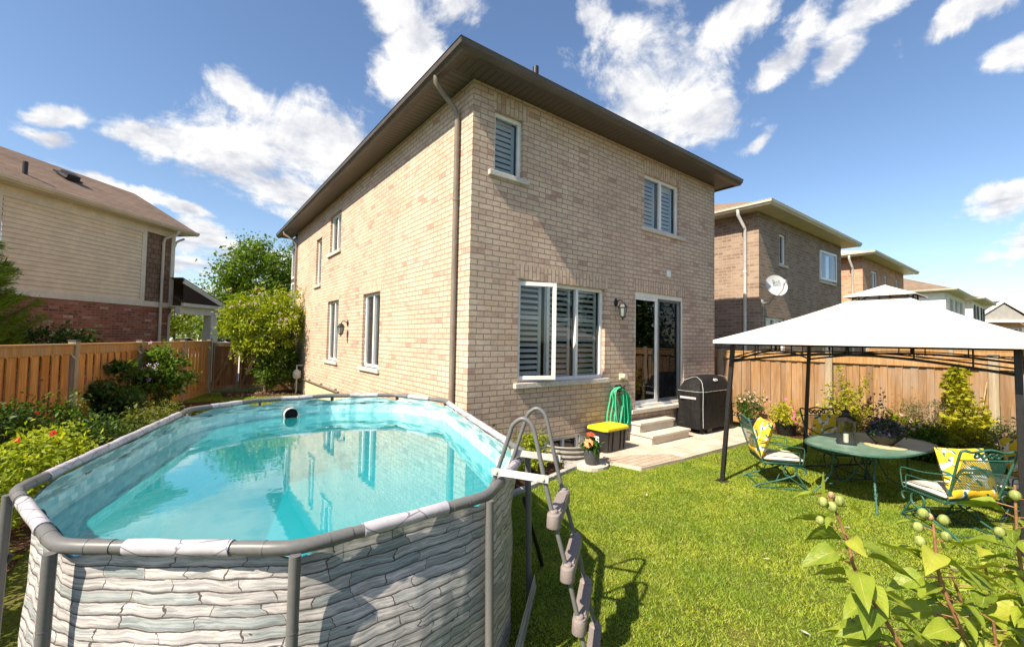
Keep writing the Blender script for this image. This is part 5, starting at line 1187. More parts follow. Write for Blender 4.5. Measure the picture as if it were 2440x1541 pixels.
def make_chair(label, mtl):
    t = thing('patio_chair', label, 'chair', (0,0,0), 0, 'wrought iron chairs around the patio table')
    zS = .33
    for s in (-1, 1):
        x = s*.235; m = MB()
        # spring base: rear foot -> rise -> loop under the seat -> seat support hook
        P = [(x,-.36,.005),(x,-.30,.045),(x,-.12,.10),(x,.06,.165)]; P = spline(P, 5)+arc((x,.06,.245), .075, -math.pi/2, math.pi*1.35, 18, (0,1,0), (0,0,1))[1:]
        m.tube(P, .011, 8); m.tube(spline([(x,-.24,zS-.01),(x,.0,zS-.012),(x,.17,zS-.03),(x,.235,zS-.06),(x,.235,zS-.1),(x,.21,zS-.125)], 5), .011, 8)
        m.tube([(x,-.34,.02),(x,.25,.015)], .008, 6); m.tube([(x,.13,.22),(x,.26,.01)], .011, 8); m.tube([(x,.05,.165),(x,.25,.03)], .008, 6); m.tube([(x,-.10,.105),(x,-.06,.20)], .007, 6)
        m.build('base_rail', mtl, t)
        m = MB(); P = [(s*.255,-.30,zS+.28),(s*.275,-.05,zS+.235),(s*.28,.16,zS+.22),(s*.275,.21,zS+.19),(s*.27,.20,zS+.05),(s*.26,.19,zS)]
        m.tube(spline(P, 5), .007, 6); P = [(s*.25,-.28,zS+.20),(s*.27,-.05,zS+.16),(s*.27,.13,zS+.15),(s*.265,.16,zS+.12),(s*.26,.16,zS)]; m.tube(spline(P, 5), .006, 6); m.build('arm', mtl, t)
    m = MB(); m.tube([(-.235,-.3,.035),(.235,-.3,.035)], .007, 6); m.tube([(-.235,.25,.02),(.235,.25,.02)], .007, 6); m.tube([(-.235,.06,.17),(.235,.06,.17)], .008, 6); m.build('stretcher', mtl, t)
    m = MB(); m.tube([(-.25,-.24,zS),(-.26,.22,zS),(.26,.22,zS),(.25,-.24,zS)], .011, 8, closed=True); m.build('seat_frame', mtl, t)
    m = MB(); m.grid([[(-.25,-.24,zS),(.25,-.24,zS)],[(-.25,.22,zS),(.25,.22,zS)]], False, uvf=lambda i, j: (j*.5, i*.46)); m.build('seat', M_mesh, t)
    b0 = Vector((0,-.25,zS)); bu = Vector((0,-.30,.95)).normalized()
    m = MB(); P = [b0+Vector((-.23,0,0)), b0+Vector((-.25,0,0))+bu*.25, b0+Vector((-.265,0,0))+bu*.50, b0+Vector((-.25,0,0))+bu*.57, b0+Vector((-.15,0,0))+bu*.555, b0+bu*.585, b0+Vector((.15,0,0))+bu*.555, b0+Vector((.25,0,0))+bu*.57, b0+Vector((.265,0,0))+bu*.50, b0+Vector((.25,0,0))+bu*.25, b0+Vector((.23,0,0))]
    m.tube(spline(P, 4), .011, 8); m.tube([b0+Vector((-.25,0,0))+bu*.47, b0+Vector((.25,0,0))+bu*.47], .007, 6); m.tube([b0+Vector((-.23,0,.0)), b0+Vector((.23,0,0))], .010, 6)
    for q in (-.10,-.035,.035,.10): 
        m.tube([b0+Vector((q+.03*math.cos(a),0,0))+bu*(.52+.03*math.sin(a)) for a in [k*math.pi/5 for k in range(11)]], .005, 5)
        for a in (0,1.3,2.6,3.9,5.2): c = b0+Vector((q+.022*math.cos(a),0,0))+bu*(.52+.022*math.sin(a)); m.ball(c, (.014,.005,.014), 6, 4)
    m.build('back_frame', mtl, t)
    m = MB(); A = b0+Vector((-.215,.0,0))+bu*.01; B = b0+Vector((.215,0,0))+bu*.01; c_ = b0+Vector((.225,0,0))+bu*.46; D_ = b0+Vector((-.225,0,0))+bu*.46
    m.grid([[A.lerp(B, j/4)+Vector((0,-.03*math.sin(math.pi*i/4)*math.sin(math.pi*j/4),0))+(D_-A)*(i/4) for j in range(5)] for i in range(5)], True, False, uvf=lambda i, j: (j*.11, i*.115)); m.build('back_mesh', M_mesh, t)
    return t
chairs = [((3.22,-2.60,0), R(-50-90), 'patio chair at the left end of the table, seen side on', M_verd, 'nearest the patio, leaning on the leftmost chair'),
          ((4.42,-2.95,0), R(237-90), 'patio chair behind the lantern, facing the pool', M_verdk, 'behind the lantern'),
          ((3.22,-4.18,0), R(52-90), 'patio chair with its mesh back turned to the lawn', M_verd, 'showing yellow through the mesh back'),
          ((4.18,-4.52,0), R(135-90), 'patio chair by the climbing vine, half behind the mesh backed chair', M_verdk, 'beside the climbing vine')]
for i, (loc, rz, lab, mtl, lab2) in enumerate(chairs):
    t = make_chair(lab, mtl); t.location = loc; t.rotation_euler = (0,0,rz)
    Mx = Matrix.Translation(loc) @ Matrix.Rotation(rz, 4, 'Z')
    m = MB(); pillow(m, .48,.47,.085, uvs=1, puff=.35); o = m.build('seat_cushion', M_stripe); o.matrix_world = Mx @ Matrix.Translation((0,.0,.375))
    tag(o, 'cream striped seat cushion on the ' + ['chair at the left end of the table', 'chair behind the lantern', 'chair with its mesh back turned to us', 'chair by the climbing vine'][i], 'cushion', 'striped seat cushions on the patio chairs')
    m = MB(); pillow(m, .49,.48,.15, uvs=1); o = m.build('lemon_pillow', M_lemon); o.matrix_world = Mx @ Matrix.Translation((random.uniform(-.01,.01),-.21,.61)) @ Matrix.Rotation(R(90-17+180), 4, 'X')
    tag(o, 'lemon print pillow ' + lab2, 'pillow', 'lemon print pillows on the patio chairs')
# ================================================================== PLANTS
G_mid = leafmat('mid_green_leaf', (.055,.11,.014), (.09,.17,.022), (.16,.25,.035))
G_tree = leafmat('tree_leaf', (.07,.135,.014), (.12,.20,.02), (.20,.28,.03))
G_lime = leafmat('lime_leaf', (.17,.245,.015), (.27,.335,.02), (.40,.43,.04))
G_yel = leafmat('yellow_leaf', (.25,.27,.018), (.37,.37,.022), (.50,.47,.035))
G_dark = leafmat('dark_leaf', (.03,.07,.015), (.055,.11,.02), (.09,.16,.03))
G_olive = leafmat('olive_leaf', (.08,.10,.022), (.12,.15,.03), (.19,.20,.045))
G_purple = leafmat('purple_leaf', (.03,.025,.02), (.05,.04,.03), (.08,.06,.04))
G_grey = leafmat('grey_green_leaf', (.09,.12,.06), (.13,.17,.07), (.18,.21,.10))
M_bark = plain('bark', (.12,.085,.06), .9, .3, 30, bump=.6)
M_stemg = plain('green_stem', (.16,.14,.05), .7, .2, 30)
def branches(m, base, cc, r0, rng, n=14, mid=.45):
    for k in range(min(n, len(cc))):
        c = Vector(cc[k]); b = Vector(base); h = b.lerp(c, mid); h.x = lerp(b.x, c.x, mid*.6); h.y = lerp(b.y, c.y, mid*.6); h.z = lerp(b.z, c.z, mid)
        m.tube(spline([b, h, c], 4), [lerp(r0, r0*.15, i/8) for i in range(9)], 5)
def shrub(name, label, cat, base, cen, rad, nc, nl, size, lm, seed, spread=.12, stem=.012, aspect=.55, droop=.25, clipx=None, clipy=None, group=None, shell=.5, flowers=None, stems=12, minz=.04, stemname='stem'):
    rng = np.random.default_rng(seed); t = thing(name, label, cat, (0,0,0), 0, group)
    cc, pts = clumps(cen, rad, nc, nl, spread, rng, shell); cc[:,2] = np.maximum(cc[:,2], .08)
    if clipx is not None: pts = pts[pts[:,0] < clipx]
    if clipy is not None: pts = pts[pts[:,0] > clipy]
    pts = pts[pts[:,2] > minz]
    out = pts-np.array(cen); out /= np.linalg.norm(out,axis=1,keepdims=True)+1e-6
    leaf_mesh('foliage', pts, size, lm, t, aspect, droop, dirs=out*.6+rng.normal(size=pts.shape)*.6, rng=rng)
    m = MB()
    if clipx is not None: cc[:,0] = np.minimum(cc[:,0], clipx-.03)
    branches(m, base, cc, stem, rng, stems); m.build(stemname, M_bark, t)
    if flowers:
        col, n, r, petals = flowers
        idx = rng.choice(len(pts), n, replace=False) if n < len(pts) else range(len(pts))
        sel = sorted(range(len(pts)), key=lambda i: -float(out[i] @ np.array([-.3,-.6,.55])*np.linalg.norm((pts[i]-np.array(cen))/np.array(rad))))[:n*12]
        for i in rng.choice(sel, n, replace=False):
            p = Vector(pts[i])+Vector(out[i])*.03; nn = Vector(out[i])*.6+Vector((-.4,-.6,.3))
            flower(t, p, nn, r, col, petals, (.5,.3,.1) if col[1] > .1 else (.12,.002,.003))
    return t
def tree(name, label, base, H, crown, rad, nc, nl, size, lm, seed, r0=.16, extra=(), spread=.35, cat='tree', group=None):
    rng = np.random.default_rng(seed); t = thing(name, label, cat, (0,0,0), 0, group)
    allp = []; allc = []
    for c, r, a, b_ in [(crown, rad, nc, nl)]+list(extra):
        cc, pts = clumps(c, r, a, b_, spread, rng, .35); allp.append(pts); allc.append(cc)
    pts = np.concatenate(allp); cc = np.concatenate(allc)
    leaf_mesh('crown', pts, size, lm, t, .6, .25, rng=rng)
    m = MB(); b = Vector(base); top = Vector(crown); m.tube(spline([b, b.lerp(top, .5)+Vector((.1,.05,0)), top+Vector((0,0,rad[2]*.5))], 5), [lerp(r0, r0*.2, i/10) for i in range(11)], 8)
    branches(m, b.lerp(top, .45), cc, r0*.45, rng, 26, .4); m.build('trunk', M_bark, t)
    return t
# tree in the front yard past the house corner
tree('leafy_tree', 'large leafy green tree in the front yard past the house corner', (.2,19.4,0), 7, (.25,19.4,4.15), (2.45,2.2,2.45), 110, 21000, .13, G_tree, 21,
     extra=[((-1.5,18.6,2.6),(1.2,1.2,1.0),26,3600), ((1.4,19.8,5.0),(1.6,1.6,1.5),25,3000), ((-.6,19.2,5.6),(.8,.8,1.3),14,900)], spread=.27)
tree('yellowing_tree', 'yellowing street tree seen under the neighbouring porch', (-3.9,46,0), 6, (-3.9,46,3.4), (2.5,2.2,2.3), 40, 4200, .26, G_lime, 22, spread=.4)
tree('street_tree', 'small dark tree beyond the gate in front of the grey roofed house', (.5,40,0), 4, (.3,40,2.6), (2.2,1.6,1.2), 26, 2600, .22, G_tree, 23, r0=.12, spread=.35)
tree('street_tree', 'small yellowish tree between the porch column and the grey roofed house', (-2.6,60,0), 4, (-2.6,60,3.0), (1.6,1.4,1.6), 20, 1500, .26, G_lime, 24, r0=.12, spread=.35)
# rose of Sharon at the gate
shrub('flowering_bush', 'big lime green bush with pale pink flowers between gate and side wall', 'bush', (-.95,10.55,0), (-1.05,10.45,2.15), (1.08,.85,1.0), 120, 17000, .08, G_lime, 31, .13, .03, clipx=-.05, flowers=((.62,.36,.52), 26, .045, 6), stems=26, minz=.7)
o = bpy.context.scene.objects
rng = np.random.default_rng(32); cc, pts = clumps((-.72,10.4,1.05), (.58,.55,.80), 46, 6500, .12, rng); pts = pts[(pts[:,0] < -.05) & (pts[:,2] > .12)]
bush = [q for q in C.objects if q.name.startswith('flowering_bush')][0]
leaf_mesh('foliage', pts, .075, G_mid, bush, .55, rng=rng)
# conifer behind the left fence
def conifer(name, label, base, h, r, seed):
    rng = np.random.default_rng(seed); t = thing(name, label, 'tree', (0,0,0)); m = MB(); P = []; D = []
    b = Vector(base); m.tube([b, b+Vector((0,0,h))], [.09,.02], 8)
    for k in range(120):
        z = h*(.14+.84*k/120); a = k*2.4; L = r*(1-(z/h)**1.5)*rng.uniform(.7,1.15)+.15
        d_ = Vector((math.cos(a), math.sin(a), .35)); p0 = b+Vector((0,0,z)); pts = spline([p0, p0+d_*L*.5-Vector((0,0,.05*L)), p0+d_*L+Vector((0,0,.16*L))], 5)
        m.tube(pts, .008, 4)
        for s in range(3):
            side = Vector((-d_.y, d_.x, .1))*(s-1)*.35
            for q in range(4, len(pts)):
                f = (q-3)/(len(pts)-3); c = pts[q]+side*L*f*.5
                for _ in range(20): P.append(c+Vector(rng.normal(size=3))*.03); D.append(Vector(rng.normal(size=3))*.45+d_*.8+side*.5)
    m.build('trunk', M_bark, t)
    leaf_mesh('crown', np.array(P), .11, leafmat('pine_needle', (.09,.17,.015), (.14,.24,.02), (.25,.36,.035)), t, .09, -.1, dirs=np.array(D), rng=rng)
conifer('pine_tree', 'bright green pine tree behind the fence, cut by the left edge of the photo', (-6.75,8.0,0), 4.2, 1.35, 41)
shrub('garden_bush', 'dark bush with white blossoms against the red brick beyond the fence', 'bush', (-5.5,9.2,0), (-5.5,9.2,1.45), (.8,.5,.55), 34, 2600, .085, G_dark, 42, .14, flowers=((.7,.7,.62), 14, .035, 5))
# left bed
shrub('garden_shrub', 'tall dark leaved shrub against the cedar fence, left of the purple flowered one', 'shrub', (-4.05,6.2,0), (-4.05,6.2,.66), (.34,.44,.62), 26, 3000, .095, G_dark, 51, .085, stems=16)
shrub('flowering_shrub', 'tall green shrub with a few pale purple flowers against the cedar fence', 'shrub', (-3.45,7.4,0), (-3.45,7.35,.84), (.42,.54,.70), 32, 3800, .085, G_mid, 52, .105, stems=18, flowers=((.52,.33,.62), 6, .055, 5))
shrub('garden_shrub', 'low olive shrub spilling over the bed just behind the pool rim', 'shrub', (-3.5,4.6,0), (-3.6,4.6,.26), (.5,.7,.26), 40, 2600, .06, G_olive, 53, .10)
shrub('garden_shrub', 'dusky low shrub at the foot of the fence below the tall dark shrub', 'shrub', (-3.2,5.6,0), (-3.3,5.7,.24), (.4,.6,.24), 32, 1800, .05, G_olive, 54, .09)
shrub('rose_bush', 'ferny green rose bush with a dark red bloom close to the fence', 'rose bush', (-4.55,3.7,0), (-4.6,3.7,.50), (.45,.6,.40), 40, 2400, .05, G_mid, 55, .10, flowers=((.25,.002,.004), 1, .045, 12))
shrub('garden_shrub', 'fine leaved dark green shrub at the far left below the fence boards', 'shrub', (-4.75,2.7,0), (-4.85,2.8,.52), (.4,.5,.42), 40, 2400, .05, G_dark, 56, .09)
shrub('garden_shrub', 'dark undergrowth shrub between the rose bush and the pool wall', 'shrub', (-4.0,3.3,0), (-4.05,3.3,.30), (.4,.6,.28), 36, 2200, .05, G_dark, 57, .09)
shrub('rose_bush', 'sunlit lime green rose bush with red blooms touching the pool rim', 'rose bush', (-4.15,1.7,0), (-4.2,1.75,.42), (.38,.55,.32), 50, 3000, .055, G_lime, 58, .09, flowers=((.38,.003,.006), 2, .035, 12))
shrub('garden_shrub', 'bright lime shrub beside the pool, left of the red blooms', 'shrub', (-4.45,.85,0), (-4.5,.95,.46), (.36,.5,.34), 45, 2800, .05, G_lime, 59, .09)
shrub('garden_shrub', 'yellow tinged shrub beside the left end of the pool', 'shrub', (-4.35,-.1,0), (-4.45,-.1,.42), (.34,.5,.34), 45, 3600, .045, G_lime, 60, .09, flowers=((.75,.45,.02), 5, .025, 8))
shrub('garden_shrub', 'green shrub at the bottom left behind the pool legs', 'shrub', (-4.3,-1.3,0), (-4.35,-1.3,.40), (.32,.6,.38), 45, 3600, .05, G_mid, 61, .09, flowers=((.75,.55,.03), 4, .02, 8))
shrub('garden_shrub', 'shadowy shrub at the lower left edge beside the nearest pool legs', 'shrub', (-4.4,-2.2,0), (-4.4,-2.2,.34), (.3,.5,.32), 36, 2600, .05, G_olive, 62, .09)
# right bed
def pot(c, r, h, col, lab=None, name='planter'):
    m = MB(); m.lathe([(0,0),(r*.72,0),(r*.8,h*.15),(r,h*.9),(r*1.05,h),(r*.95,h),(r*.92,h*.9),(0,h*.9)], (0,0,0), 24); return m
t = shrub('potted_mum', 'pot of pale pink and purple mums next to the covered barbecue', 'potted plant', (6.8,-.66,.2), (6.8,-.66,.52), (.24,.24,.26), 24, 1700, .04, G_mid, 71, .06, .005, flowers=((.78,.45,.42), 26, .028, 10))
m = pot(None, .15, .2, 0); q = m.build('pot', plain('dark_planter', (.05,.05,.05), .5), t); q.location = (6.8,-.66,.0)
t = shrub('potted_flower', 'dark pot of yellow green foliage with magenta flowers by the fence', 'potted plant', (6.72,-1.42,.2), (6.72,-1.42,.42), (.28,.26,.18), 22, 1500, .045, G_yel, 72, .06, .005, flowers=((.80,.15,.45), 14, .035, 8))
m = pot(None, .2, .26, 0); q = m.build('pot', M_black, t); q.location = (6.72,-1.42,.0)
# upright yellow shrub
def upright(name, label, base, tips, nl, size, lm, seed, sp=.05, cat='shrub', stemm=None, r=.008):
    rng = np.random.default_rng(seed); t = thing(name, label, cat, (0,0,0)); m = MB(); P = []
    for tip in tips:
        b = Vector(base)+Vector((rng.normal()*.04, rng.normal()*.04, 0)); tp = Vector(tip); mid = b.lerp(tp, .5)+Vector((rng.normal()*.03, rng.normal()*.03, .03)); pts = spline([b, mid, tp], 10)
        m.tube(pts, [lerp(r, .002, i/20) for i in range(21)], 5)
        for _ in range(nl):
            f = rng.uniform(.12, 1)**.8; q = pts[min(20, int(f*20))]; s_ = sp*(1.25-f*.8); P.append(np.array(q)+rng.normal(size=3)*s_)
    m.build('stem', stemm or M_stemg, t); leaf_mesh('foliage', np.array(P), size, lm, t, .6, .1, rng=rng); return t
rr = random.Random(4)
upright('yellow_shrub', 'upright yellow leaved shrub in front of the weathered fence', (6.78,-2.45,0), [(6.8,-2.12,1.12),(6.75,-2.3,1.46),(6.8,-2.42,1.2),(6.75,-2.5,1.02),(6.8,-2.62,1.05),(6.7,-2.74,1.30),(6.75,-2.2,.85),(6.7,-2.35,.9),(6.75,-2.6,.7),(6.65,-2.45,.65),(6.8,-2.8,.75),(6.78,-2.05,.75)], 200, .045, G_yel, 73, .075)
upright('purple_shrub', 'thin dark purple leaved twigs right of the yellow shrub', (6.7,-2.85,0), [(6.7,-2.98,1.10),(6.7,-2.9,.85),(6.72,-3.02,.75),(6.65,-2.88,.6)], 60, .055, G_purple, 74, .05)
t = shrub('potted_mum', 'wide black pot of pale pink mums behind the flower bowl', 'potted plant', (6.75,-3.20,.25), (6.75,-3.20,.46), (.36,.3,.17), 26, 1700, .045, G_lime, 75, .06, .005, flowers=((.82,.50,.42), 22, .035, 12))
m = pot(None, .3, .32, 0); q = m.build('pot', M_black, t); q.location = (6.75,-3.20,.0)
shrub('feathery_shrub', 'feathery grey green shrub behind the right end of the table', 'shrub', (6.85,-3.46,0), (6.85,-3.46,.52), (.32,.34,.44), 40, 4200, .035, G_grey, 76, .09, aspect=.25)
shrub('feathery_shrub', 'bushy mid green plant at the foot of the feathery shrub', 'shrub', (6.6,-3.5,0), (6.62,-3.52,.27), (.35,.28,.26), 36, 2800, .045, G_mid, 77, .07)
rng = np.random.default_rng(78); t = thing('climbing_vine', 'yellow green vine climbing a teepee of canes beside the fence', 'vine', (0,0,0)); P = []
for k in range(2000):
    z = rng.uniform(.02,1)**.85*1.52; R_ = .40*(1-z/1.75)+.03; a = rng.uniform(0, 6.28); P.append((6.82+R_*math.cos(a)*rng.uniform(.3,1.1), -3.90+R_*math.sin(a)*rng.uniform(.3,1.1)+.06*math.sin(z*6), z+rng.normal()*.02))
P = np.array(P); low = P[:,2] < .75
leaf_mesh('foliage', P[low], .085, G_yel, t, .75, .25, rng=rng); leaf_mesh('foliage', P[~low], .06, G_yel, t, .65, .2, rng=rng)
for a, tp in ((.5,(6.80,-3.86,1.3)),(2.2,(6.84,-3.92,1.45)),(3.9,(6.83,-3.9,1.25)),(5.4,(6.81,-3.98,1.1))):
    m = MB(); m.tube([(6.82+.22*math.cos(a),-3.9+.22*math.sin(a),0), tp], .007, 6); m.build('cane', M_stake, t)
m = MB(); m.tube([(6.85,-4.02,0),(7.03,-4.16,1.30)], .009, 6); tag(m.build('garden_stake', M_stake), 'pale bamboo cane leaning on the fence post right of the vine', 'garden stake')
m = MB(); m.tube([(6.65,-4.1,0),(6.85,-4.16,.78)], .006, 6); tag(m.build('garden_stake', M_black), 'thin dark stake right of the climbing vine', 'garden stake')
shrub('feathery_shrub', 'loose green plant at the base of the right fence post', 'shrub', (6.7,-4.3,0), (6.7,-4.3,.38), (.36,.34,.36), 36, 2600, .04, G_grey, 79, .09, aspect=.35)
shrub('garden_shrub', 'lime green plant by the gazebo post, right of the climbing vine', 'shrub', (6.6,-4.55,0), (6.6,-4.6,.24), (.35,.4,.22), 30, 2000, .05, G_lime, 80, .07)
# weeds by the rear wall near the pool corner
shrub('weedy_shrub', 'green weedy shrub between pool corner and basement window', 'shrub', (.78,-.42,0), (.72,-.40,.27), (.30,.24,.25), 36, 2600, .04, G_lime, 81, .06)
shrub('weedy_shrub', 'dry yellowish weeds behind the pool ladder at the brick wall', 'shrub', (.15,-.45,0), (.15,-.45,.28), (.30,.22,.26), 28, 1500, .035, G_olive, 82, .07)
upright('tall_weed', 'thin tall weed with a pale seed head against the rear brick wall', (1.12,-.3,0), [(1.12,-.28,.62),(1.2,-.3,.45),(1.0,-.3,.5)], 24, .035, G_olive, 83, .035, 'weed', r=.004)
upright('tall_weed', 'thin seeding weed left of the pool ladder against the brick wall', (-.12,-.5,0), [(-.25,-.5,.62),(-.1,-.5,.7),(.05,-.45,.58)], 24, .035, G_olive, 84, .035, 'weed', r=.004)
# ================================================================== FOREGROUND HIBISCUS
hib = thing('hibiscus_shrub', 'large leaved hibiscus shrub with round green seed pods in the near right corner', 'shrub', (0,0,0))
def hleaf(n, b, o):
    uv = n.tc('UV'); u = n.new_sep(uv, 0); v = n.new_sep(uv, 1); isl = n.island()
    vein = n.math('ABSOLUTE', n.math('SUBTRACT', u, .5))
    side = n.math('ABSOLUTE', n.math('SUBTRACT', n.math('FRACT', n.math('ADD', n.math('MULTIPLY', v, 5.0), n.math('MULTIPLY', vein, -3.6))), .5))
    col = n.ramp(isl, [(0,(.13,.21,.022)), (.4,(.23,.31,.03)), (.8,(.33,.39,.04)), (1,(.46,.46,.06))])
    col = n.mix(n.math('MULTIPLY', n.step(n.noise(uv, 3, 4), .35, .7), .35), col, (.40,.42,.05))
    col = n.mix(n.math('MULTIPLY', n.step(side, .05, .02), .35), col, (.38,.42,.12)); col = n.mix(n.step(vein, .02, .008), col, (.45,.42,.12))
    n.put(b.inputs['Base Color'], col); b.inputs['Roughness'].default_value = .42; n.put(b.inputs['Normal'], n.bump(n.math('ADD', n.step(side, .0, .25), n.noise(uv, 12, 3)), .25, .004))
    tr = n.new('ShaderNodeBsdfTranslucent'); n.put(tr.inputs[0], n.mix(1.0, col, (1.1,1.25,.4), 'MULTIPLY')); mx = n.new('ShaderNodeMixShader'); mx.inputs[0].default_value = .38
    n.put(mx.inputs[1], b.outputs[0]); n.put(mx.inputs[2], tr.outputs[0]); n.put(o.inputs[0], mx.outputs[0])
M_hleaf = mat('hibiscus_leaf', (.2,.28,.05), .42, fn=hleaf)
M_hstem = plain('reddish_stem', (.30,.15,.07), .6, .3, 40)
M_pod = plain('green_seed_pod', (.28,.33,.09), .5, .2, 60)
M_dry = plain('dry_bract', (.40,.26,.13), .8, .3, 60)
rr = random.Random(12); lm = MB(); sm_ = MB()
def bigleaf(p, dr, L, W, roll=0, curl=.35):
    dr = Vector(dr).normalized(); up_ = Vector((0,0,1)); sd = dr.cross(up_).normalized(); nm = sd.cross(dr)
    sd, nm = sd*math.cos(roll)+nm*math.sin(roll), nm*math.cos(roll)-sd*math.sin(roll)
    rows = []; n = 8; w4 = 4
    for i in range(n+1):
        t = i/n; w = W*(math.sin(math.pi*min(1, t*1.0)**.62)**.85 if 0 < t < 1 else 0)*(1.05-.25*t)
        c = Vector(p)+dr*L*t-nm*L*curl*t*t+nm*.02*L*math.sin(t*9)
        rows.append([c+sd*w*(j/w4-.5)+nm*(abs(j/w4-.5)*w*.45+.03*W*math.sin(t*12+j*2)) for j in range(w4+1)])
    lm.grid(rows, True, False, uvf=lambda i, j: (j/w4, i/n))
stems = [[(-1.0,-5.0,0),(-1.18,-4.86,.5),(-1.40,-4.686,.987),(-1.50,-4.617,1.18),(-1.525,-4.603,1.267),(-1.57,-4.573,1.40)],
         [(-.95,-5.05,0),(-1.08,-4.93,.5),(-1.24,-4.805,.99),(-1.305,-4.765,1.16),(-1.325,-4.757,1.26),(-1.33,-4.754,1.33)],
         [(-.8,-5.1,0),(-.88,-5.0,.5),(-1.0,-4.93,.95),(-1.04,-4.90,1.2),(-1.066,-4.895,1.43)],
         [(-1.02,-5.02,0),(-1.12,-4.88,.45),(-1.30,-4.72,.80),(-1.42,-4.63,.98),(-1.47,-4.6,1.03)],
         [(-.9,-5.0,0),(-.98,-4.88,.5),(-1.02,-4.80,.9),(-1.10,-4.76,1.12)],
         [(-.75,-5.15,0),(-.85,-4.95,.5),(-.9,-4.78,.85),(-.95,-4.72,1.02)],
         [(-.9,-5.1,0),(-1.05,-5.0,.5),(-1.2,-4.88,.9),(-1.25,-4.86,1.08)],
         [(-.7,-5.2,0),(-.85,-5.05,.6),(-.98,-4.96,1.0),(-1.0,-4.95,1.16)],
         [(-1.05,-5.0,0),(-1.15,-4.90,.5),(-1.28,-4.80,.80),(-1.36,-4.74,.98)],
         [(-.95,-5.0,0),(-1.05,-4.86,.5),(-1.15,-4.78,.82),(-1.2,-4.74,1.02)],
         [(-.8,-5.0,0),(-.88,-4.86,.5),(-.93,-4.84,.85),(-1.0,-4.82,1.2)]]
view = Vector((.607,.795,0)); rgt = Vector((.795,-.607,0))
for si, S in enumerate(stems):
    P = spline(S, 8); n = len(P); sm_.tube(P, [lerp(.0075, .003, i/n) for i in range(n)], 8)
    L_ = sum((P[i+1]-P[i]).length for i in range(n-1)); z0 = .55
    cand = [p for p in P if p.z > z0]; k = 0; last = None; sp_ = .029 if si < 3 else .030
    for p in cand:
        if last is not None and (p-last).length < sp_: 
            if (p-last).length < sp_: pass
        segs = max(1, int(round((p-last).length/sp_))) if last is not None else 1
        if last is not None and (p-last).length < sp_*.75: continue
        last = p
        k += 1; a = k*2.4+si; top = (p-P[-1]).length < .07
        for rep in range(1 if top else 2):
            aa = a+rep*2.6+rr.uniform(-.4,.4)
            d_ = (rgt*math.cos(aa)*1.0+view*math.sin(aa)*.75+Vector((0,0,rr.uniform(-.05,.30)))).normalized()
            
            pl_ = rr.uniform(.02,.05); q = p+d_*pl_; sm_.tube([p, q], .0016, 5)
            Lf = rr.uniform(.07,.125)*(0.6 if top else 1); bigleaf(q, d_+Vector((0,0,-.15)), Lf, Lf*rr.uniform(.52,.66), rr.uniform(-.7,.7), rr.uniform(.12,.5))
lm.build('foliage', M_hleaf, hib); sm_.build('stem', M_hstem, hib)
def pod(c, r=.0125, dry=False):
    m = MB(); c = Vector(c); m.ball(c, (r*.95,r*.95,r*1.1), 14, 9); o = m.build('seed_pod', M_dry if dry else M_pod, hib)
    m = MB()
    for k in range(5):
        a = k*1.257+rr.random(); d_ = Vector((math.cos(a), math.sin(a), 0))
        m.grid([[c+d_*r*.3*s+Vector((0,0,-r*1.15))+Vector((-d_.y,d_.x,0))*w*r*.1 for w in (-1,1)] if s == 0 else [c+d_*r*1.08+Vector((0,0,-r*.2))+Vector((-d_.y,d_.x,0))*w*r*.42 for w in (-1,1)] if s == 1 else [c+d_*r*.75+Vector((0,0,r*.9))+Vector((-d_.y,d_.x,0))*w*r*.05 for w in (-1,1)] for s in (0,1,2)])
    m.build('sepal', M_dry if dry else M_pod, o)
tips = [Vector(S[-1]) for S in stems]
for c in (tips[0]+rgt*-.022+Vector((0,0,-.012)), tips[0]+rgt*.026+Vector((0,0,-.008)), tips[0]+rgt*.004+Vector((0,0,-.025)), tips[0]+rgt*-.03+Vector((0,0,-.065)),
          tips[1]+rgt*-.03+Vector((0,0,.03)), tips[1]+rgt*.035+Vector((0,0,-.035)), tips[1]+rgt*-.04+Vector((0,0,-.05)), tips[1]+rgt*.03+Vector((0,0,.012)), tips[1]+rgt*-.045+Vector((0,0,-.01)),
          tips[2]+rgt*-.05+Vector((0,0,-.14)), tips[2]+rgt*.0+Vector((0,0,-.03)), tips[3]+rgt*-.02, tips[3]+rgt*.02+Vector((0,0,.015)), tips[4]+rgt*.01+Vector((0,0,.02)), Vector((-1.24,-4.83,.99))+rgt*-.05): pod(c, rr.uniform(.0115,.0145))
pod(tips[0]+rgt*.003+Vector((0,0,.008)), .009, True); pod(tips[1]+rgt*-.012+Vector((0,0,.02)), .010, True)
m = MB(); c = tips[0]+rgt*-.02+Vector((0,0,.0)); m.grid([[c+rgt*(-.004), c+rgt*.004],[c+rgt*-.006+Vector((0,0,.035)), c+rgt*.005+Vector((0,0,.035))],[c+Vector((0,0,.075)), c+rgt*.001+Vector((0,0,.075))]]); m.build('leaf', M_hleaf, hib)
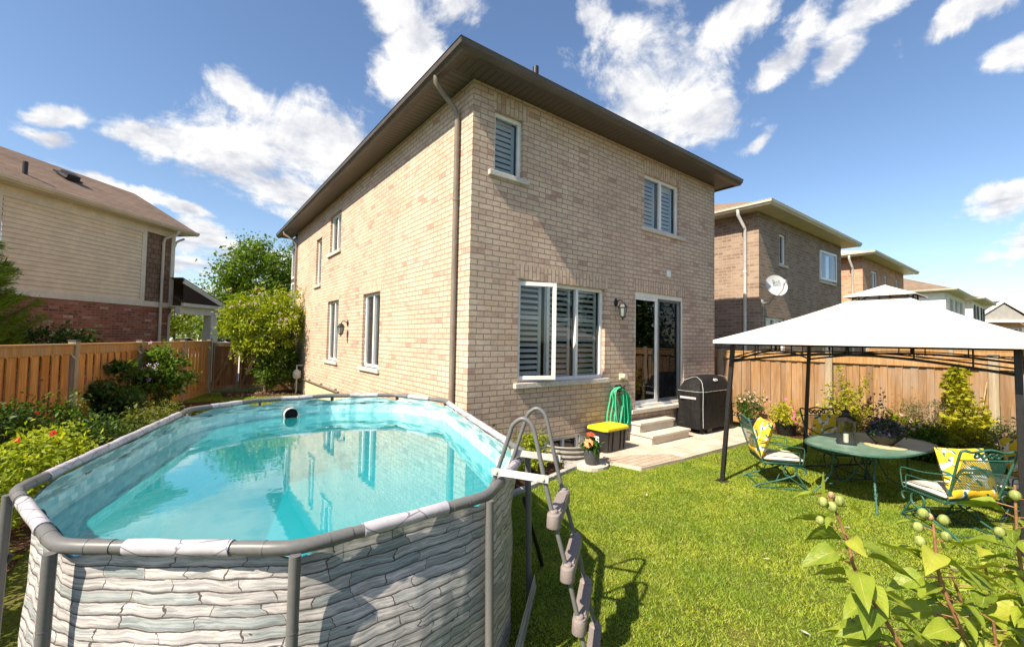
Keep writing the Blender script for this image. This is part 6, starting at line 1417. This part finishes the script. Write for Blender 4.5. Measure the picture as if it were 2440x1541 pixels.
# ================================================================== GRASS
def inside(poly, x, y):
    r = np.zeros(len(x), bool); n = len(poly); j = n-1
    for i in range(n):
        xi, yi = poly[i][:2]; xj, yj = poly[j][:2]
        c = ((yi > y) != (yj > y)) & (x < (xj-xi)*(y-yi)/((yj-yi) if yj != yi else 1e-9)+xi); r ^= c; j = i
    return r
rng = np.random.default_rng(99); X = []; Y = []
def scatter(x0, x1, y0, y1, n): X.append(rng.uniform(x0, x1, n)); Y.append(rng.uniform(y0, y1, n))
scatter(-1.6,3.4,-5.2,-.3,290000); scatter(3.2,7.0,-5.6,-.2,120000); scatter(-3.6,0,1.2,11.4,60000); scatter(-4.2,-1.0,-5.5,-2.5,20000); scatter(-1,1,.0,3,0)
X = np.concatenate(X); Y = np.concatenate(Y)
bad = inside([tuple(p) for p in S0], X, Y)
for poly in ([(1.98,-.01),(1.98,-.72),(2.1,-1.02),(2.16,-1.24),(2.7,-1.27),(3.16,-1.3),(4.5,-1.32),(5.3,-1.33),(5.9,-1.25),(6.34,-.86),(6.5,-.7),(6.59,-.01)], [(1.3,-.66),(1.98,-.66),(1.98,0),(1.3,0)],
             [(6.55,-.9),(7.1,-.9),(7.1,-8),(6.2,-8),(6.3,-5.2),(6.4,-3.2),(6.5,-2)], [(-.25,-.95),(1.35,-.62),(1.35,-.02),(-.1,-.02)],
             [(-4.1,-2.2),(-6.2,-2.2),(-6.3,1.5),(-4.95,4.3),(-3.3,9.3),(-2.2,9.3),(-3.2,6),(-4.05,2)], [(-2.1,10.1),(-.03,9.6),(-.03,11.3),(-2.1,11.3)]): bad |= inside(poly, X, Y)
bad |= (Y > 0) & (X > -.04)
X = X[~bad]; Y = Y[~bad]; n = len(X)
pn = np.sin(X*3.1+np.sin(Y*2.3)*1.5)*np.sin(Y*2.7+np.sin(X*1.9)); pn3 = np.sin(X*1.3+np.sin(Y*1.1)*2)*np.sin(Y*1.7+X*.6); pn2 = np.sin(X*11+np.sin(Y*9)*2)*np.sin(Y*12.3+X*3)
dist = np.hypot(X+3.08, Y+5.01)
hgt = (.012+.004*pn+.005*pn2+.003*pn3+.010*rng.random(n)).clip(.007,.045); wd = .0018+.0004*dist
az = rng.uniform(0, 6.283, n); lean = hgt*(.4+1.1*rng.random(n)); la = rng.uniform(0, 6.283, n)
B = np.stack([X, Y, np.zeros(n)], 1); dx = np.stack([np.cos(az), np.sin(az), np.zeros(n)], 1)*wd[:,None]
T = B+np.stack([np.cos(la)*lean, np.sin(la)*lean, hgt], 1)
V = np.stack([B-dx, B+dx, T], 1).reshape(-1,3).astype(np.float32)
me = bpy.data.meshes.new('grass'); me.vertices.add(3*n); me.vertices.foreach_set('co', V.ravel()); me.loops.add(3*n); me.loops.foreach_set('vertex_index', np.arange(3*n, dtype=np.int32))
me.polygons.add(n); me.polygons.foreach_set('loop_start', np.arange(n, dtype=np.int32)*3)
try: me.polygons.foreach_set('loop_total', np.full(n, 3, np.int32))
except Exception: pass
me.update(calc_edges=True)
def grassm(nn, b, o):
    isl = nn.island(); co = nn.tc(); p = nn.noise(co, 1.5, 4); p2 = nn.noise(co, 9, 3)
    col = nn.ramp(isl, [(0,(.18,.27,.016)), (.4,(.28,.385,.03)), (.75,(.37,.46,.045)), (.93,(.47,.49,.10)), (1,(.56,.52,.22))])
    col = nn.mix(nn.step(p, .35, .68), nn.mix(1.0, col, (.72,.82,.7), 'MULTIPLY'), nn.mix(1.0, col, (1.15,1.08,1.0), 'MULTIPLY'))
    col = nn.mix(nn.math('MULTIPLY', nn.step(p2, .48, .72), .6), col, nn.mix(1.0, col, (1.4,1.2,1.1), 'MULTIPLY')); col = nn.mix(nn.math('MULTIPLY', nn.step(nn.noise(co, 3.3, 6, .7), .56, .70), .5), col, nn.mix(1.0, col, (.55,.72,.6), 'MULTIPLY')); col = nn.mix(nn.math('MULTIPLY', nn.step(nn.noise(nn.vm('ADD', co, (7.,3.,0.)), 2.1, 6, .7), .60, .72), .45), col, (.40,.33,.13))
    nn.put(b.inputs['Base Color'], col); b.inputs['Roughness'].default_value = .5
    tr = nn.new('ShaderNodeBsdfTranslucent'); nn.put(tr.inputs[0], nn.mix(1.0, col, (1.2,1.3,.5), 'MULTIPLY')); mx = nn.new('ShaderNodeMixShader'); mx.inputs[0].default_value = .4
    nn.put(mx.inputs[1], b.outputs[0]); nn.put(mx.inputs[2], tr.outputs[0]); nn.put(o.inputs[0], mx.outputs[0])
me.materials.append(mat('grass_blade', (.12,.18,.02), .5, fn=grassm)); go = bpy.data.objects.new('grass', me); C.objects.link(go); tag(go, 'short sunlit green lawn grass', None, None, 'stuff')
# mulch chips under the flowering bush
rng = np.random.default_rng(7); n = 1500; q = np.stack([rng.uniform(-2.0,-.1,n), rng.uniform(9.9,11.0,n), rng.uniform(.015,.03,n)], 1)
o = leaf_mesh('mulch', q, .05, leafmat('bark_chip', (.10,.05,.03), (.2,.12,.08), (.35,.24,.17), trans=0), None, .5, 0, rng=rng); tag(o, 'brown bark mulch under the flowering bush', kind='stuff')
tree('reflection_tree', 'unseen leafy tree added for the window glass to mirror', (6.5,-12,0), 5, (6.5,-12,3.2), (3.0,2,2.3), 40, 4000, .2, G_tree, 91, spread=.4)  # this tree and the next are out of frame, added for window reflections
tree('reflection_tree', 'second unseen leafy tree added for the window glass to mirror', (12,-14,0), 6, (12,-14,4), (3.4,2,3.0), 40, 4000, .22, G_tree, 92, spread=.4)
for i, (x, y, h) in enumerate(((12.5,-7.5,5.5),(16,-8.5,6.5),(19,-12,7),(9.5,-9.5,5))):  # out of frame trees, added so the sliding door reflects something dark
    tree('reflection_tree', ['round', 'taller', 'farthest', 'smallest'][i]+' unseen tree added to darken the sliding door reflection', (x,y,0), h, (x,y,h*.55), (2.2,1.8,h*.45), 36, 3000, .22, G_dark, 95+i, spread=.42)
# fallen bits on the lawn
rng = np.random.default_rng(13)
for k, (x, y) in enumerate(((.9,-3.4),(1.9,-3.9),(2.25,-3.6),(.1,-3.95),(1.35,-1.9),(2.0,-3.55))):
    mm = MB(); a = rng.uniform(0, 6.28); d_ = Vector((math.cos(a), math.sin(a), .1))*.03; s_ = Vector((-d_.y, d_.x, 0))*.3; c = Vector((x, y, .035)); mm.face([c-d_, c+s_, c+d_, c-s_])
    o = mm.build('fallen_petal', M_curt); tag(o, 'small pale fallen petal lying on the lawn', 'petal', 'pale petals scattered on the lawn')
